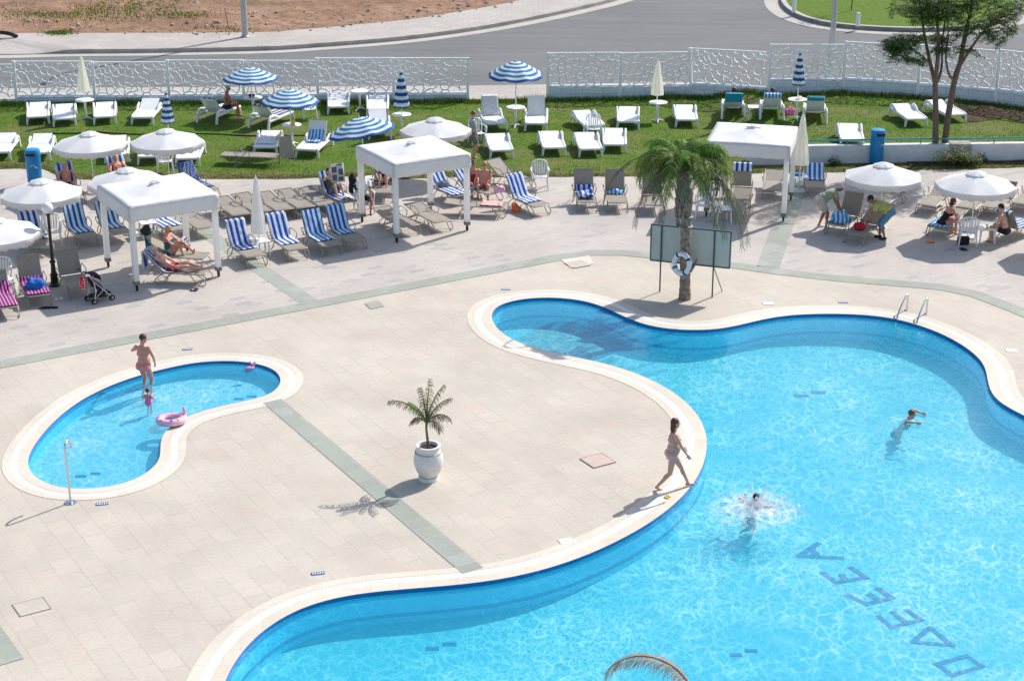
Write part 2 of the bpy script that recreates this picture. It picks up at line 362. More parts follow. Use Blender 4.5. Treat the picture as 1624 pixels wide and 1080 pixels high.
def watermat(name, sc, strength, tint):
    m, nt, b = nodes(name); vec = coord(nt)
    wn = NN(nt, 'ShaderNodeTexNoise', Scale=.9*sc, Detail=3.0); nt.links.new(vec, wn.inputs['Vector'])
    wn2 = NN(nt, 'ShaderNodeTexNoise', Scale=3.5*sc, Detail=2.0); nt.links.new(vec, wn2.inputs['Vector'])
    def warp(src, col, amt):
        s = NN(nt, 'ShaderNodeVectorMath', operation='SCALE'); s.inputs['Scale'].default_value = amt; nt.links.new(col, s.inputs[0])
        a = NN(nt, 'ShaderNodeVectorMath', operation='ADD'); nt.links.new(src, a.inputs[0]); nt.links.new(s.outputs[0], a.inputs[1]); return a.outputs[0]
    w = warp(warp(vec, wn.outputs['Color'], 1.1/sc), wn2.outputs['Color'], .22/sc)
    st = NN(nt, 'ShaderNodeMapping'); st.inputs['Scale'].default_value = (1.25, .8, 0); nt.links.new(w, st.inputs[0])
    def caustic_net(scale, w0, w1):  # sunlight caustics painted as bright lines in the water's transparent colour
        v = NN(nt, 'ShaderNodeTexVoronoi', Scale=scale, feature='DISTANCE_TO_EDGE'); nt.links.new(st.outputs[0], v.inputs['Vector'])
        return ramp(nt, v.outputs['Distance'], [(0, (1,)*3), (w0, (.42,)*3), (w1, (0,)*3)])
    n1 = caustic_net(2.1*sc, .035, .13); n2 = caustic_net(4.6*sc, .04, .17)
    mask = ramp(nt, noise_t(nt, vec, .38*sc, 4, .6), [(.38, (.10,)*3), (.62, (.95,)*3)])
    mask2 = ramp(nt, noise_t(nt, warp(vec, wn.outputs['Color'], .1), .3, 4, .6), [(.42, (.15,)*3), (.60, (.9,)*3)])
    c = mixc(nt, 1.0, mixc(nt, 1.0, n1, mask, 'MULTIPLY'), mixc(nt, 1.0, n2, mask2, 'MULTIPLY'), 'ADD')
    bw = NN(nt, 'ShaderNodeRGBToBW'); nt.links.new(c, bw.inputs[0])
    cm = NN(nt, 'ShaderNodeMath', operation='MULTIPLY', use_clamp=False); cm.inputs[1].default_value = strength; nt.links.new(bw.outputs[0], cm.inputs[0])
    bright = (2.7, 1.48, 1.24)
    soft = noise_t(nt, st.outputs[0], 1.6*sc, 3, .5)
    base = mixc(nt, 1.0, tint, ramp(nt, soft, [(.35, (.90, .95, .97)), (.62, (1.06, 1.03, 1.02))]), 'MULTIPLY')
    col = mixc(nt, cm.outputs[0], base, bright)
    tr = NN(nt, 'ShaderNodeBsdfTransparent'); nt.links.new(col, tr.inputs[0])
    df = nt.nodes.new('ShaderNodeBsdfDiffuse'); df.inputs[0].default_value = (.01, .56, .84, 1); sc_m = NN(nt, 'ShaderNodeMixShader', Fac=.27)
    nt.links.new(tr.outputs[0], sc_m.inputs[1]); nt.links.new(df.outputs[0], sc_m.inputs[2])
    gl = NN(nt, 'ShaderNodeBsdfGlossy', Roughness=.05); fr = NN(nt, 'ShaderNodeFresnel', IOR=1.33)
    bp = NN(nt, 'ShaderNodeBump', Strength=.25, Distance=.05); nt.links.new(noise_t(nt, st.outputs[0], 3.0*sc, 4, .55), bp.inputs['Height'])
    nt.links.new(bp.outputs[0], gl.inputs['Normal']); nt.links.new(bp.outputs[0], fr.inputs['Normal'])
    mx = nt.nodes.new('ShaderNodeMixShader'); geo = nt.nodes.new('ShaderNodeNewGeometry'); inv = NN(nt, 'ShaderNodeMath', operation='SUBTRACT'); inv.inputs[0].default_value = 1; nt.links.new(geo.outputs['Backfacing'], inv.inputs[1])
    fm = NN(nt, 'ShaderNodeMath', operation='MULTIPLY'); nt.links.new(fr.outputs[0], fm.inputs[0]); nt.links.new(inv.outputs[0], fm.inputs[1]); nt.links.new(fm.outputs[0], mx.inputs[0]); nt.links.new(sc_m.outputs[0], mx.inputs[1]); nt.links.new(gl.outputs[0], mx.inputs[2])
    nt.links.new(mx.outputs[0], nt.nodes['Material Output'].inputs[0]); nt.nodes.remove(b); return m
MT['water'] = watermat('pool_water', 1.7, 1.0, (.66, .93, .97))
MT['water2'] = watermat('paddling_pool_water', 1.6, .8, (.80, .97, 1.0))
def ring(name, A, B, z0, z1, mat):
    A = [V((p.x, p.y, z0)) for p in A]; B = [V((p.x, p.y, z1)) for p in B]
    mb = MB().strip(A, B, 0, True); me = mb.mesh(name, mat)
    if z0 == z1:
        for p in me.polygons:
            if p.normal.z < 0: p.flip()
    uv = me.uv_layers.new(name='UVMap'); n = len(A); s = [0]
    for i in range(n): s.append(s[-1]+(A[(i+1) % n]-A[i]).length)
    for i, poly in enumerate(me.polygons):
        for li in poly.loop_indices:
            vi = me.loops[li].vertex_index; k = vi % n
            u = s[k] if not (i == n-1 and k == 0) else s[n]
            uv.data[li].uv = (u, 0 if vi < n else 1)
    o = bpy.data.objects.new(name, me); link(o); return tag(o, kind='structure')
def make_pool(L, wl, depth, tband, fm, wm, suf, s=1.0):
    i0 = offset(L, .0); a = offset(L, .24*s); b = offset(L, .42*s); c = offset(L, .60*s)
    ring('pool_coping', i0, a, .006, .006, MT['stone'] if suf == 'main' else MT['stone'])
    ring('overflow_grate', a, b, .003, .003, MT['grate'])
    ring('coping_border', b, c, .006, .006, MT['stone'])
    ring('coping_edge', [p for p in i0], i0, .006, -.03, MT['pooltile'])
    ring('waterline_tiles', i0, i0, -.03, -tband, MT['pooltile'])
    ring('pool_wall', i0, i0, -tband, -depth, MT['poolwall'])
    sheet('pool_floor', i0, [], fm, -depth)
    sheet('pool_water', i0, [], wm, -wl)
    return c
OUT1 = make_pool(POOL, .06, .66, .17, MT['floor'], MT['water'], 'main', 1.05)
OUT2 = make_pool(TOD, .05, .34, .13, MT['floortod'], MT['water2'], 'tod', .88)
# dark stripe low on the main pool wall
ring('pool_wall_stripe', offset(POOL, -.006), offset(POOL, -.006), -.47, -.54, MT['pooltile'])
# ochre weathered stretch of coping
sheet('pool_deck', [(-60, 2), (60, 2), (60, 62), (-60, 62)], [OUT1, OUT2], MT['deck'], 0)
sheet('ground', [(-400, -60), (400, -60), (400, 600), (-400, 600)], [OUT1, OUT2], MT['dirt'], -.06)
bandpx = [(-600, 686), (0, 572), (450, 486.5), (880, 404.5), (935, 397), (990, 397), (1060, 404), (1160, 416), (1239, 427), (1327, 437), (1424, 445), (1495, 451), (1554, 463), (1624, 489), (1800, 565)]
bandw = [G(*p) for p in bandpx]
sheet('upper_terrace', bandw+[V((60, bandw[-1].y, 0)), V((60, 61.5, 0)), V((-60, 61.5, 0)), V((-60, bandw[0].y, 0))], [], MT['deck2'], .004)
def strip_sheet(name, path, w, z, mat, side=1, center=False):
    if center: path = [p.copy() for p in path]
    A, B = ribbon(path, w, side)
    if center:
        A, _ = ribbon(path, w, 1); A1, B1 = ribbon(path, w/2, 1); A2, B2 = ribbon(path, w/2, -1); A, B = B1, B2
    for p in A+B: p.z = z
    o = MB().strip(A, B).build(name, mat)
    for p in o.data.polygons:
        if p.normal.z < 0: p.flip()
    return tag(o, kind='structure')
strip_sheet('green_paving_band', bandw, .50, .008, MT['band'])
strip_sheet('green_paving_strip', [G(432, 636), G(750, 905)], .44, .008, MT['band'], center=True)
strip_sheet('green_paving_strip', [G(489, 478), G(300, 352), G(232, 307)], .5, .008, MT['band'], center=True)
strip_sheet('green_paving_strip', [G(1218, 424), G(1262, 300), G(1274, 268)], .62, .008, MT['band'], center=True)
sheet('green_paving_patch', [G(-60, 900), G(-5, 985), G(38, 1044), G(-30, 1064), G(-120, 1080)], [], MT['band'], .008)
sheet('green_paving_patch', [G(578, 482), G(600, 477), G(610, 486), G(588, 491)], [], MT['band'], .012)
sheet('paver_patch', [G(890, 413), G(935, 406), G(942, 419), G(905, 426)], [], MT['stone'], .014)
# ---- lawn
LE = [(G(*p).x, G(*p).y) for p in [(-400, 268), (-60, 268), (70, 268), (95, 280), (150, 286), (300, 284), (450, 284), (550, 280), (640, 285), (690, 281), (830, 281), (1000, 280), (1100, 278), (1175, 276), (1250, 276)]]
WL = [(G(*p).x, G(*p).y) for p in [(1183, 264), (1300, 261), (1450, 259), (1624, 257), (1900, 255)]]
FB = [(-400, 169), (-95, 167), (28, 165), (152, 164), (270, 163.5), (388, 163), (505, 162.5), (625, 161.5), (742, 161), (868, 159), (982, 157), (1098, 153.5), (1217, 149), (1337, 147), (1456, 154), (1580, 166), (1700, 182), (1820, 202)]
FBW = [GL(*p) for p in FB]; FBx = [(p.x, p.y) for p in FBW]
def lawn_front(x): return interp(WL, x)+.1 if x > WL[0][0] else interp(LE, x)
def lawn_grid(name, x0, x1, nx, ny, f0, f1, zf, mat, amp=.02):
    vs, fs = [], []
    for i in range(nx+1):
        x = x0+(x1-x0)*i/nx
        for j in range(ny+1):
            t = j/ny; y = f0(x)+(f1(x)-f0(x))*t
            if j == 0: y += .12*noise.noise((x*1.7, 3, 0))+.05*noise.noise((x*6, 3, 0))
            z = zf(x, t)+(amp*noise.noise((x*1.3, y*1.3, 0)) if 0 < j < ny else 0)
            vs.append((x, y, z))
    for i in range(nx):
        for j in range(ny):
            a = i*(ny+1)+j; fs.append((a, a+ny+1, a+ny+2, a+1))
    o = MB().add(vs, fs).build(name, mat, smooth=True); return tag(o, kind='structure')
LX0, LX1 = -33.0, FBW[-1].x
lawn_grid('lawn', LX0, LX1, 260, 40, lawn_front, lambda x: interp(FBx, x)+.05, lambda x, t: zl(x)+.01, MT['lawn'])
lawn_grid('dry_grass_edge', LX0, WL[0][0], 200, 5, lambda x: lawn_front(x)-.06, lambda x: lawn_front(x)+.75+.5*noise.noise((x*.7, 0, 0)), lambda x, t: .035+.012*sin(pi*t)-(.03 if t in (0, 1) else 0), MT['edge'], .01)
SE = [(G(*p).x, G(*p).y) for p in [(1170, 276), (1327, 274), (1460, 270), (1554, 268), (1700, 264), (2000, 260)]]
lawn_grid('planting_strip', SE[0][0]+.1, 26, 120, 8, lambda x: interp(SE, x), lambda x: interp(WL, x)+.05, lambda x, t: .02+.02*sin(pi*t), MT['edge'], .02)
lawn_grid('soil_bed', G(1440, 262).x, 26, 60, 5, lambda x: interp(SE, x)+.25, lambda x: interp(WL, x)+.03, lambda x, t: .045+.05*sin(pi*t), MT['soilbed'], .03)
# soil patch in the right corner of the raised lawn
lawn_grid('soil_slope', GL(1530, 190).x, LX1, 60, 12, lambda x: interp(FBx, x)-3.3+1.1*noise.noise((x*.6, 9, 0))-.25*(x-18), lambda x: interp(FBx, x)-.02, lambda x, t: zl(x)+.03+.03*sin(pi*t), MT['soilbed'], .05)
# ---- road, pavements, roundabout
sheet('road', [(-200, 61), (200, 61), (200, 260), (-200, 260)], [], MT['asphalt'], -.03)
nearw = [V((x, interp(FBx, x)+.3, 0)) for x in [LX0-60]+[LX0+i*.8 for i in range(80)]]
strip_sheet('near_pavement', nearw, 2.4, .005, MT['sidewalk'], -1)
KP = catmull([G(*p, 0) for p in [(-900, 96), (-300, 89), (0, 87), (110, 84.5), (250, 83), (420, 79.5), (505, 74.5), (640, 63.5), (760, 47.5), (850, 31), (930, 13.5), (985, -1), (1080, -32), (1140, -60)]], False, 5)
SW = catmull([G(*p, 0) for p in [(-900, 60), (-300, 60), (0, 58.5), (385, 57), (470, 53), (560, 45), (650, 36), (720, 25), (790, 13), (845, 0), (930, -28), (1000, -50)]], False, 5)
A, B = ribbon(KP, .7, 1); kz = .14
strip_sheet('road_gutter', [p.copy() for p in KP], .65, -.02, concrete('pale_concrete', (.50, .47, .42)))
mb = MB(); K2, _ = ribbon(KP, 0); K3 = ribbon(KP, .22, -1)[1]
def kzx(p): return .012+.135*sstep(G(60, 85).x, G(115, 84).x, p.x)
mb.strip([V((p.x, p.y, -.03)) for p in KP], [V((p.x, p.y, kzx(p))) for p in KP]); mb.strip([V((p.x, p.y, kzx(p))) for p in KP], [V((p.x, p.y, kzx(p)+.001)) for p in K3])
tag(mb.build('kerb', plain('kerb_concrete', (.40, .37, .33), .85, var=.25, nscale=1.5)), kind='structure')
sw_outer = [V((p.x, p.y, 0)) for p in K3]
pz = .012
def poly_between(name, L1, L2, z, mat):
    loop = [V((p.x, p.y, 0)) for p in L1]+[V((p.x, p.y, 0)) for p in reversed(L2)]
    return sheet(name, loop, [], mat, z)
def resamp(L, n):
    s = [0]
    for a, b in zip(L, L[1:]): s.append(s[-1]+(b-a).length)
    out = []; k = 0
    for i in range(n):
        q = s[-1]*i/(n-1)
        while k < len(L)-2 and s[k+1] < q: k += 1
        out.append(L[k].lerp(L[k+1], (q-s[k])/(s[k+1]-s[k])))
    return out
ra, rb = resamp(K3, 120), resamp(SW, 120)
o = MB().strip([V((p.x, p.y, kzx(p))) for p in ra], [V((p.x, p.y, .15)) for p in rb]).build('far_pavement', MT['sidewalk']); tag(o, kind='structure')
for p in o.data.polygons:
    if p.normal.z < 0: p.flip()
# gently displaced dirt field beyond the pavement
vs, fs = [], []; nx, ny = 170, 60
far = [p for p in SW]
for i in range(nx+1):
    q = i/nx*(len(far)-1); k = min(int(q), len(far)-2); p = far[k].lerp(far[k+1], q-k)
    for j in range(ny+1):
        t = (j/ny)**1.6*55; x = p.x-t*.35; y = p.y+t*.9
        h = 0 if j == 0 else .22*noise.noise((x*.25, y*.25, 1))+.10*noise.noise((x*1.1, y*1.1, 2))+.05*noise.noise((x*3, y*3, 3))
        vs.append((x, y, .155+h*min(1, t)))
for i in range(nx):
    for j in range(ny):
        a = i*(ny+1)+j; fs.append((a, a+ny+1, a+ny+2, a+1))
tag(MB().add(vs, fs).build('dirt_field', MT['dirt'], smooth=True), kind='structure')
IS = smooth_loop([(1240, -6), (1238, 4), (1243, 15), (1262, 28), (1300, 40), (1360, 47), (1440, 51), (1520, 49), (1575, 42), (1610, 30), (1640, 12), (1655, -6), (1600, -40), (1500, -62), (1380, -62), (1290, -40)])
for nm, L1, L2, z1, z2, mt in (('roundabout_gutter', IS, offset(IS, .8), -.018, -.018, concrete('pale_concrete_gutter', (.48, .45, .41))), ('roundabout_kerb', IS, IS, -.03, .17, plain('dark_kerb', (.26, .24, .22), .85, var=.3, nscale=2)),
                               ('roundabout_kerb_top', IS, offset(IS, -.25), .17, .17, plain('kerb_top', (.45, .42, .38), .85, var=.2))):
    ring(nm, L1, L2, z1, z2, mt)
sheet('roundabout_grass', offset(IS, -.24), [], MT['island'], .175)
# ---- retaining wall and rail (right)
wall = empty('retaining_wall', (0, 0, 0), 0, 'low white rendered retaining wall holding up the raised lawn on the right', 'wall')
mb = MB(); wp = [V((x, y, 0)) for x, y in WL]
fr_, bk_ = [p.copy() for p in wp], [p+V((0, .26, 0)) for p in wp]
WH = .62
mb.strip([p+V((0, 0, 0)) for p in fr_], [p+V((0, 0, WH)) for p in fr_]); mb.strip([p+V((0, 0, WH)) for p in fr_], [p+V((0, 0, WH)) for p in bk_]); mb.strip([p+V((0, 0, WH)) for p in bk_], bk_)
mb.add([fr_[0], fr_[0]+V((0, 0, WH)), bk_[0]+V((0, 0, WH)), bk_[0]], [(0, 1, 2, 3)])
mb.build('wall_body', MT['wallwhite'], wall)
pp = V((interp([(a, b) for a, b in WL], 0), 0, 0)); px_ = G(1521, 258).x; py_ = interp(WL, px_)
MB().box(px_-.35, px_+.35, py_-.10, py_+.36, 0, WH+.03).build('pier', plain('worn_concrete_pier', (.42, .40, .36), .9, var=.3, nscale=5), wall, bevel=.01)
rail = empty('handrail', (0, 0, 0), 0, 'teal painted metal handrail running along the top of the retaining wall', 'railing')
rp = [p+V((0, .13, WH+.16)) for p in wp]
MB().tube([rp[0]+V((.6, 0, 0))]+rp[1:], .028).build('rail', MT['teal'], rail, True)
x = rp[0].x+.9
while x < 26:
    MB().tube([(x, interp(WL, x)+.13, WH), (x, interp(WL, x)+.13, WH+.16)], .02, 6).build('rail_post', MT['teal'], rail); x += 2.45
# ---- perforated fence
def panel_mesh(W, H, seed):
    rnd = random.Random(seed); pts = []
    foci = [(W*.12, H*.62), (W*.62, H*.35), (W*1.02, H*.9)]
    for fx, fy in foci:
        for k in range(5):
            r = .10*W*(1.62**k)*.62; n = 7+k*2
            for j in range(n):
                a = 2*pi*(j+.5*(k % 2)+rnd.uniform(-.2, .2))/n; x, y = fx+r*cos(a), fy+r*sin(a)*.8
                if -.15 < x < W+.15 and -.15 < y < H+.15 and all(hypot(x-p[0], y-p[1]) > .15 for p in pts): pts.append((x, y))
    for _ in range(30):
        x, y = rnd.uniform(0, W), rnd.uniform(0, H)
        if all(hypot(x-p[0], y-p[1]) > .22 for p in pts): pts.append((x, y))
    pts += [(-.8, -.8), (W+.8, -.8), (W+.8, H+.8), (-.8, H+.8), (W/2, -.9), (W/2, H+.9), (-.9, H/2), (W+.9, H/2)]
    r = delaunay_2d_cdt([V(p) for p in pts], [], [], 0, 1e-6); vv, tri = r[0], r[2]
    cc, em = [], {}
    for ti, t in enumerate(tri):
        ax, ay = vv[t[0]]; bx, by = vv[t[1]]; cx, cy = vv[t[2]]
        d = 2*(ax*(by-cy)+bx*(cy-ay)+cx*(ay-by)) or 1e-9
        cc.append((((ax*ax+ay*ay)*(by-cy)+(bx*bx+by*by)*(cy-ay)+(cx*cx+cy*cy)*(ay-by))/d, ((ax*ax+ay*ay)*(cx-bx)+(bx*bx+by*by)*(ax-cx)+(cx*cx+cy*cy)*(bx-ax))/d))
        for k in range(3): em.setdefault(tuple(sorted((t[k], t[(k+1) % 3]))), []).append(ti)
    mb = MB(); q = 0
    for e, ts in em.items():
        if len(ts) != 2 or rnd.random() < .06: continue
        p, s = [V(cc[t]) for t in ts]
        def clip(a, b):
            t0, t1 = 0, 1; d = b-a
            for lo, hi, o, dd in ((0, W, a.x, d.x), (0, H, a.y, d.y)):
                if abs(dd) < 1e-9:
                    if not lo <= o <= hi: return None
                    continue
                u0, u1 = sorted(((lo-o)/dd, (hi-o)/dd)); t0, t1 = max(t0, u0), min(t1, u1)
            return (a+d*t0, a+d*t1) if t0 < t1 else None
        c = clip(p, s)
        if not c or (c[1]-c[0]).length < .02: continue
        p, s = c; dv = (s-p); n = V((-dv.y, dv.x)).normalized(); mid = (p+s)/2+n*rnd.uniform(-.07, .07)*min(1, dv.length*3)
        L = [p, (p+mid*2+s)/4 if 0 else p.lerp(mid, .55)+n*0, mid, s.lerp(mid, .55), s]; w = rnd.uniform(.018, .030); q += 1; yo = (q % 5)*.0013
        for side in (0,):
            A = [V((a.x+n.x*w, -.014-yo, a.y+n.y*w)) for a in L]; B = [V((a.x-n.x*w, -.014-yo, a.y-n.y*w)) for a in L]
            A2 = [a+V((0, .028+2*yo, 0)) for a in A]; B2 = [a+V((0, .028+2*yo, 0)) for a in B]
            mb.strip(A, B); mb.strip(B, B2); mb.strip(B2, A2); mb.strip(A2, A)
    return mb.mesh('panel', MT['fence'])
PW, PH = 2.7, 1.3
PM = [panel_mesh(PW, PH, s) for s in (3, 11)]
def blockmat():
    m, nt, b = nodes('white_block_wall'); tc = nt.nodes.new('ShaderNodeUVMap')
    br = NN(nt, 'ShaderNodeTexBrick', **{'Scale': 1.0, 'Mortar Size': .008, 'Brick Width': .8, 'Row Height': .24}); nt.links.new(tc.outputs[0], br.inputs['Vector'])
    br.inputs['Color1'].default_value = (.70, .75, .79, 1); br.inputs['Color2'].default_value = (.78, .81, .84, 1); br.inputs['Mortar'].default_value = (.42, .45, .48, 1)
    n = noise_t(nt, coord(nt), 2.5, 5, .6)
    nt.links.new(mixc(nt, .6, br.outputs['Color'], ramp(nt, n, [(.3, (.8, .8, .8)), (.7, (1.05, 1.05, 1.05))]), 'MULTIPLY'), b.inputs['Base Color']); b.inputs['Roughness'].default_value = .85
    bump(nt, b, br.outputs['Fac'], -.5, .02); return m
MT['block'] = blockmat()
def fence(label, segs):
    root = empty('perforated_fence', (0, 0, 0), 0, label, 'fence')
    for i, (u0, u1, b0, b1, m0, m1, t0, t1) in enumerate(segs):
        a, c = GL(u0, b0), GL(u1, b1); d = c-a; L = hypot(d.x, d.y); ang = atan2(d.y, d.x)
        za, zc = ZAT(a.y, m0), ZAT(c.y, m1); zt, zu = ZAT(a.y, t0), ZAT(c.y, t1); zb = (za+zc)/2; ztop = (zt+zu)/2
        slope = ((zc-za)+(zu-zt))/2/L
        shear = M.Identity(4); shear[2][0] = slope; shear[2][3] = -slope*L/2
        base = M.Translation(V((a.x, a.y, 0))) @ M.Rotation(ang, 4, 'Z') @ shear
        zlo = min(a.z, c.z)-.15
        # block wall
        mb = MB().add([(.0, -.11, zlo), (L, -.11, zlo), (L, -.11, zb), (0, -.11, zb), (0, .11, zlo), (L, .11, zlo), (L, .11, zb), (0, .11, zb)], [(0, 1, 2, 3), (5, 4, 7, 6), (3, 2, 6, 7), (0, 3, 7, 4), (1, 5, 6, 2)])
        me = mb.mesh('block_wall', MT['block']); uv = me.uv_layers.new(name='UVMap')
        for p in me.polygons:
            for li in p.loop_indices:
                co = me.vertices[me.loops[li].vertex_index].co; uv.data[li].uv = (co.x+i*.37+co.y, co.z-zlo+.1)
        o = bpy.data.objects.new('block_wall', me); link(o, root); o.matrix_local = base
        Hh = ztop-zb-.10; pm = bpy.data.objects.new('panel', PM[i % 2]); link(pm, root)
        pm.matrix_local = base @ M.Translation(V((.05, 0, zb+.055))) @ M.Diagonal(((L-.1)/PW, 1, Hh/PH, 1))
        for q0, q1 in ((ztop-.055, ztop), (zb+.004, zb+.06)):
            o = MB().box(.03, L-.03, -.03, .03, q0, q1).build('frame_rail', MT['fence'], root); o.matrix_local = base
        po = MB().box(-.05, .05, -.045, .045, zlo, ztop+.02)
        o = po.build('post', MT['fence'], root); o.matrix_local = base @ M.Translation(V((0, -.13 if 0 else 0, 0)))
        o.matrix_local = base @ M.Translation(V((0, -.075, 0)))
    o = MB().box(-.05, .05, -.045, .045, zlo, ztop+.02).build('post', MT['fence'], root); o.matrix_local = base @ M.Translation(V((L, -.075, 0)))
    return root
fence('straight white cut-out fence on a low block wall, left of the entrance gap', [
    (-330, -212, 168, 167.5, 161, 161, 108, 108), (-212, -95, 167.5, 167, 160, 160, 103, 103),
    (-95, 28, 167, 165, 160, 160, 103, 103), (28, 152, 165, 164, 153, 153, 97, 98), (152, 270, 164, 163.5, 153.5, 153, 98, 99), (270, 388, 163.5, 163, 152, 152, 95.5, 95.5), (388, 505, 163, 162.5, 152, 151.5, 95.5, 97), (505, 625, 162.5, 161.5, 149, 149, 92, 92), (625, 742, 161.5, 161, 149, 149, 92, 92)])
fence('curving white cut-out fence on a taller block wall, right of the entrance gap', [
    (868, 982, 159, 157, 138.5, 138, 84, 84), (982, 1098, 157, 153.5, 138, 137, 84, 83.5), (1098, 1217, 153.5, 149, 134, 133, 76, 76), (1217, 1337, 149, 147, 128, 129, 70, 73),
    (1337, 1456, 147, 154, 125, 133, 66.5, 72), (1456, 1580, 154, 166, 133, 143, 72, 78.5), (1580, 1700, 166, 182, 143, 156, 79, 91), (1700, 1820, 182, 202, 156, 174, 91, 108)])
# ================================================================ PEOPLE
LIMB = {'ua': .285, 'fa': .245, 'th': .415, 'sh': .405}
def ik(a, b, l1, l2, pole):
    a, b = V(a), V(b); d = b-a; L = max(1e-4, d.length); mx = (l1+l2)*.998
    if L > mx: b = a+d*(mx/L); d = b-a; L = mx
    x = (l1*l1-l2*l2+L*L)/(2*L); h = sqrt(max(0, l1*l1-x*x)); n = d/L
    p = V(pole); p = p-n*p.dot(n); p = p.normalized() if p.length > 1e-5 else n.orthogonal().normalized()
    return a+n*x+p*h, b
def person(label, loc, heading, pose, H=1.68, fem=False, skin='pale', clothes=(), hair='hair_brown', hairlen=0, fat=1.0, group=None, extras=(), vox=.0125):
    """pose: pelvis, torso (dir), face (chest forward), look, lh, rh, lf, rf targets and poles, in metres for a 1.70 m body"""
    s = H/1.70; mb = MB(); B = []
    def cap(name, a, b, ra, rb, k=10):
        a, b = V(a), V(b); B.append((name, a, b, ra, rb)); mb.tube([a, b], [ra, rb], k); mb.ball(a, ra, n=k, m=6); mb.ball(b, rb, n=k, m=6)
    def ell(name, c, axes, r, reg=True):
        R = M([list(ax) for ax in axes]).transposed().to_4x4(); T = M.Translation(V(c)) @ R
        mb.ball((0, 0, 0), r[0], r[1], r[2], 14, 10, 0, T)
        if reg: B.append((name, V(c), V(c), min(r), min(r)))
    pel = V(pose['pelvis']); up = V(pose.get('torso', (0, 0, 1))).normalized(); fw = V(pose.get('face', (0, 1, 0)))
    fw = (fw-up*fw.dot(up)).normalized(); rt = fw.cross(up).normalized()
    pup = V(pose.get('hip', tuple(up))).normalized(); pf = fw-pup*fw.dot(pup); pf = pf.normalized() if pf.length > .2 else fw; prt = pf.cross(pup).normalized()
    waist = pel+pup*.10; g = fat
    ax = (rt, fw, up)
    chest = waist+up*.22; nb = waist+up*.415
    hw = .155 if fem else .145; sw = .165 if fem else .19
    ell('torso', pel+pup*.02, (prt, pf, pup), ((.168 if fem else .155)*g, .115*g, .115))
    ell('torso', waist+up*.02, ax, ((.128 if fem else .14)*g, .098*g*g, .15)); ell('torso', chest, ax, ((.138 if fem else .16)*g, .105*g, .185))
    if g > 1.1: ell('torso', waist+fw*.05+up*.02, ax, (.135*g, .11*g, .13))
    ell('torso', nb-up*.055, ax, (sw*.86, .072, .065))
    for sd in (-1, 1):
        ell('torso', pel+prt*sd*.078-pf*.055-pup*.035, (prt, pf, pup), (.09*g, .085*g, .095))
        if fem: ell('breast', chest+rt*sd*.072+fw*.088+up*.02, ax, (.062, .058, .062))
        else: ell('torso', chest+rt*sd*.07+fw*.06+up*.06, ax, (.075, .045, .06))
    B.append(('torso', pel, nb-up*.06, .10, .10))
    look = V(pose.get('look', tuple(fw))).normalized(); hup = V(pose.get('headup', tuple((up*.55+V((0, 0, .6))))))
    hup = (hup-look*hup.dot(look)).normalized(); hr = look.cross(hup).normalized()
    hk = pose.get('hk', 1.0); hc = nb+up*.075+hup*.105*hk+look*.02
    cap('neck', nb-up*.03, nb+up*.05+hup*.03, .055 if fem else .062, .05)
    hr, look, hup = hr*hk, look*hk, hup*hk; hax = (hr, look, hup)
    ell('head', hc+hup*.02-look*.01, hax, (.076, .095, .095)); ell('head', hc-hup*.045+look*.025, hax, (.056, .062, .072))
    ell('head', hc+look*.092-hup*.012, hax, (.012, .018, .022), False)
    for sd in (-1, 1): ell('head', hc+hr*sd*.077-look*.01-hup*.005, hax, (.012, .02, .03), False)
    ends = {}
    for sd, k in ((-1, 'l'), (1, 'r')):
        sh = nb-up*.045+rt*sd*sw; sh = sh+V(pose.get(k+'shrug', (0, 0, 0)))
        el, hd = ik(sh, pose[k+'h'], LIMB['ua'], LIMB['fa'], pose.get(k+'ep', tuple(-fw-up*.3+rt*sd*.4)))
        m = 1.0 if fem else 1.15
        cap('uarm'+k, sh, el, .047*m*sqrt(g), .036*m); cap('farm'+k, el, hd, .036*m, .024*m)
        fd = (hd-el).normalized(); pn = V(pose.get(k+'palm', tuple(-rt*sd))); pn = (pn-fd*pn.dot(fd)).normalized(); sx = fd.cross(pn).normalized()
        T = (sx, fd, pn); ell('hand'+k, hd+fd*.045, T, (.037, .052, .016)); ends[k] = (hd, fd, pn, sx)
        hp = pel+prt*sd*.085-pup*.03
        kn, an = ik(hp, pose[k+'f'], LIMB['th'], LIMB['sh'], pose.get(k+'kp', tuple(pf+pup*.1)))
        cap('thigh'+k, hp, kn, .083*g, .052*sqrt(g)); cap('shin'+k, kn, an, .050*sqrt(g), .032)
        sd_ = (an-kn).normalized(); bk = -V(pose.get(k+'kp', tuple(pf))); bk = (bk-sd_*bk.dot(sd_)).normalized()
        ell('shin'+k, kn.lerp(an, .28)+bk*.018, (sd_.cross(bk).normalized(), bk, sd_), (.042, .042, .10))
        toe = V(pose.get(k+'toe', tuple(pf*.9-V((0, 0, .12))))).normalized()
        cap('foot'+k, an-toe*.03-V((0, 0, .035)) if abs(sd_.z) > .6 else an-toe*.01, an+toe*.13-(V((0, 0, .045)) if abs(sd_.z) > .6 else V((0, 0, 0))), .033, .026)
    # fuse into one skin
    me = mb.mesh('tmp', MT['skin_'+skin]); o = bpy.data.objects.new('tmp', me); COL.objects.link(o)
    r = o.modifiers.new('r', 'REMESH'); r.mode = 'VOXEL'; r.voxel_size = vox; r.use_smooth_shade = True
    sm = o.modifiers.new('s', 'SMOOTH'); sm.factor = .5; sm.iterations = 4
    dg = bpy.context.evaluated_depsgraph_get(); body = bpy.data.meshes.new_from_object(o.evaluated_get(dg)); bpy.data.objects.remove(o)
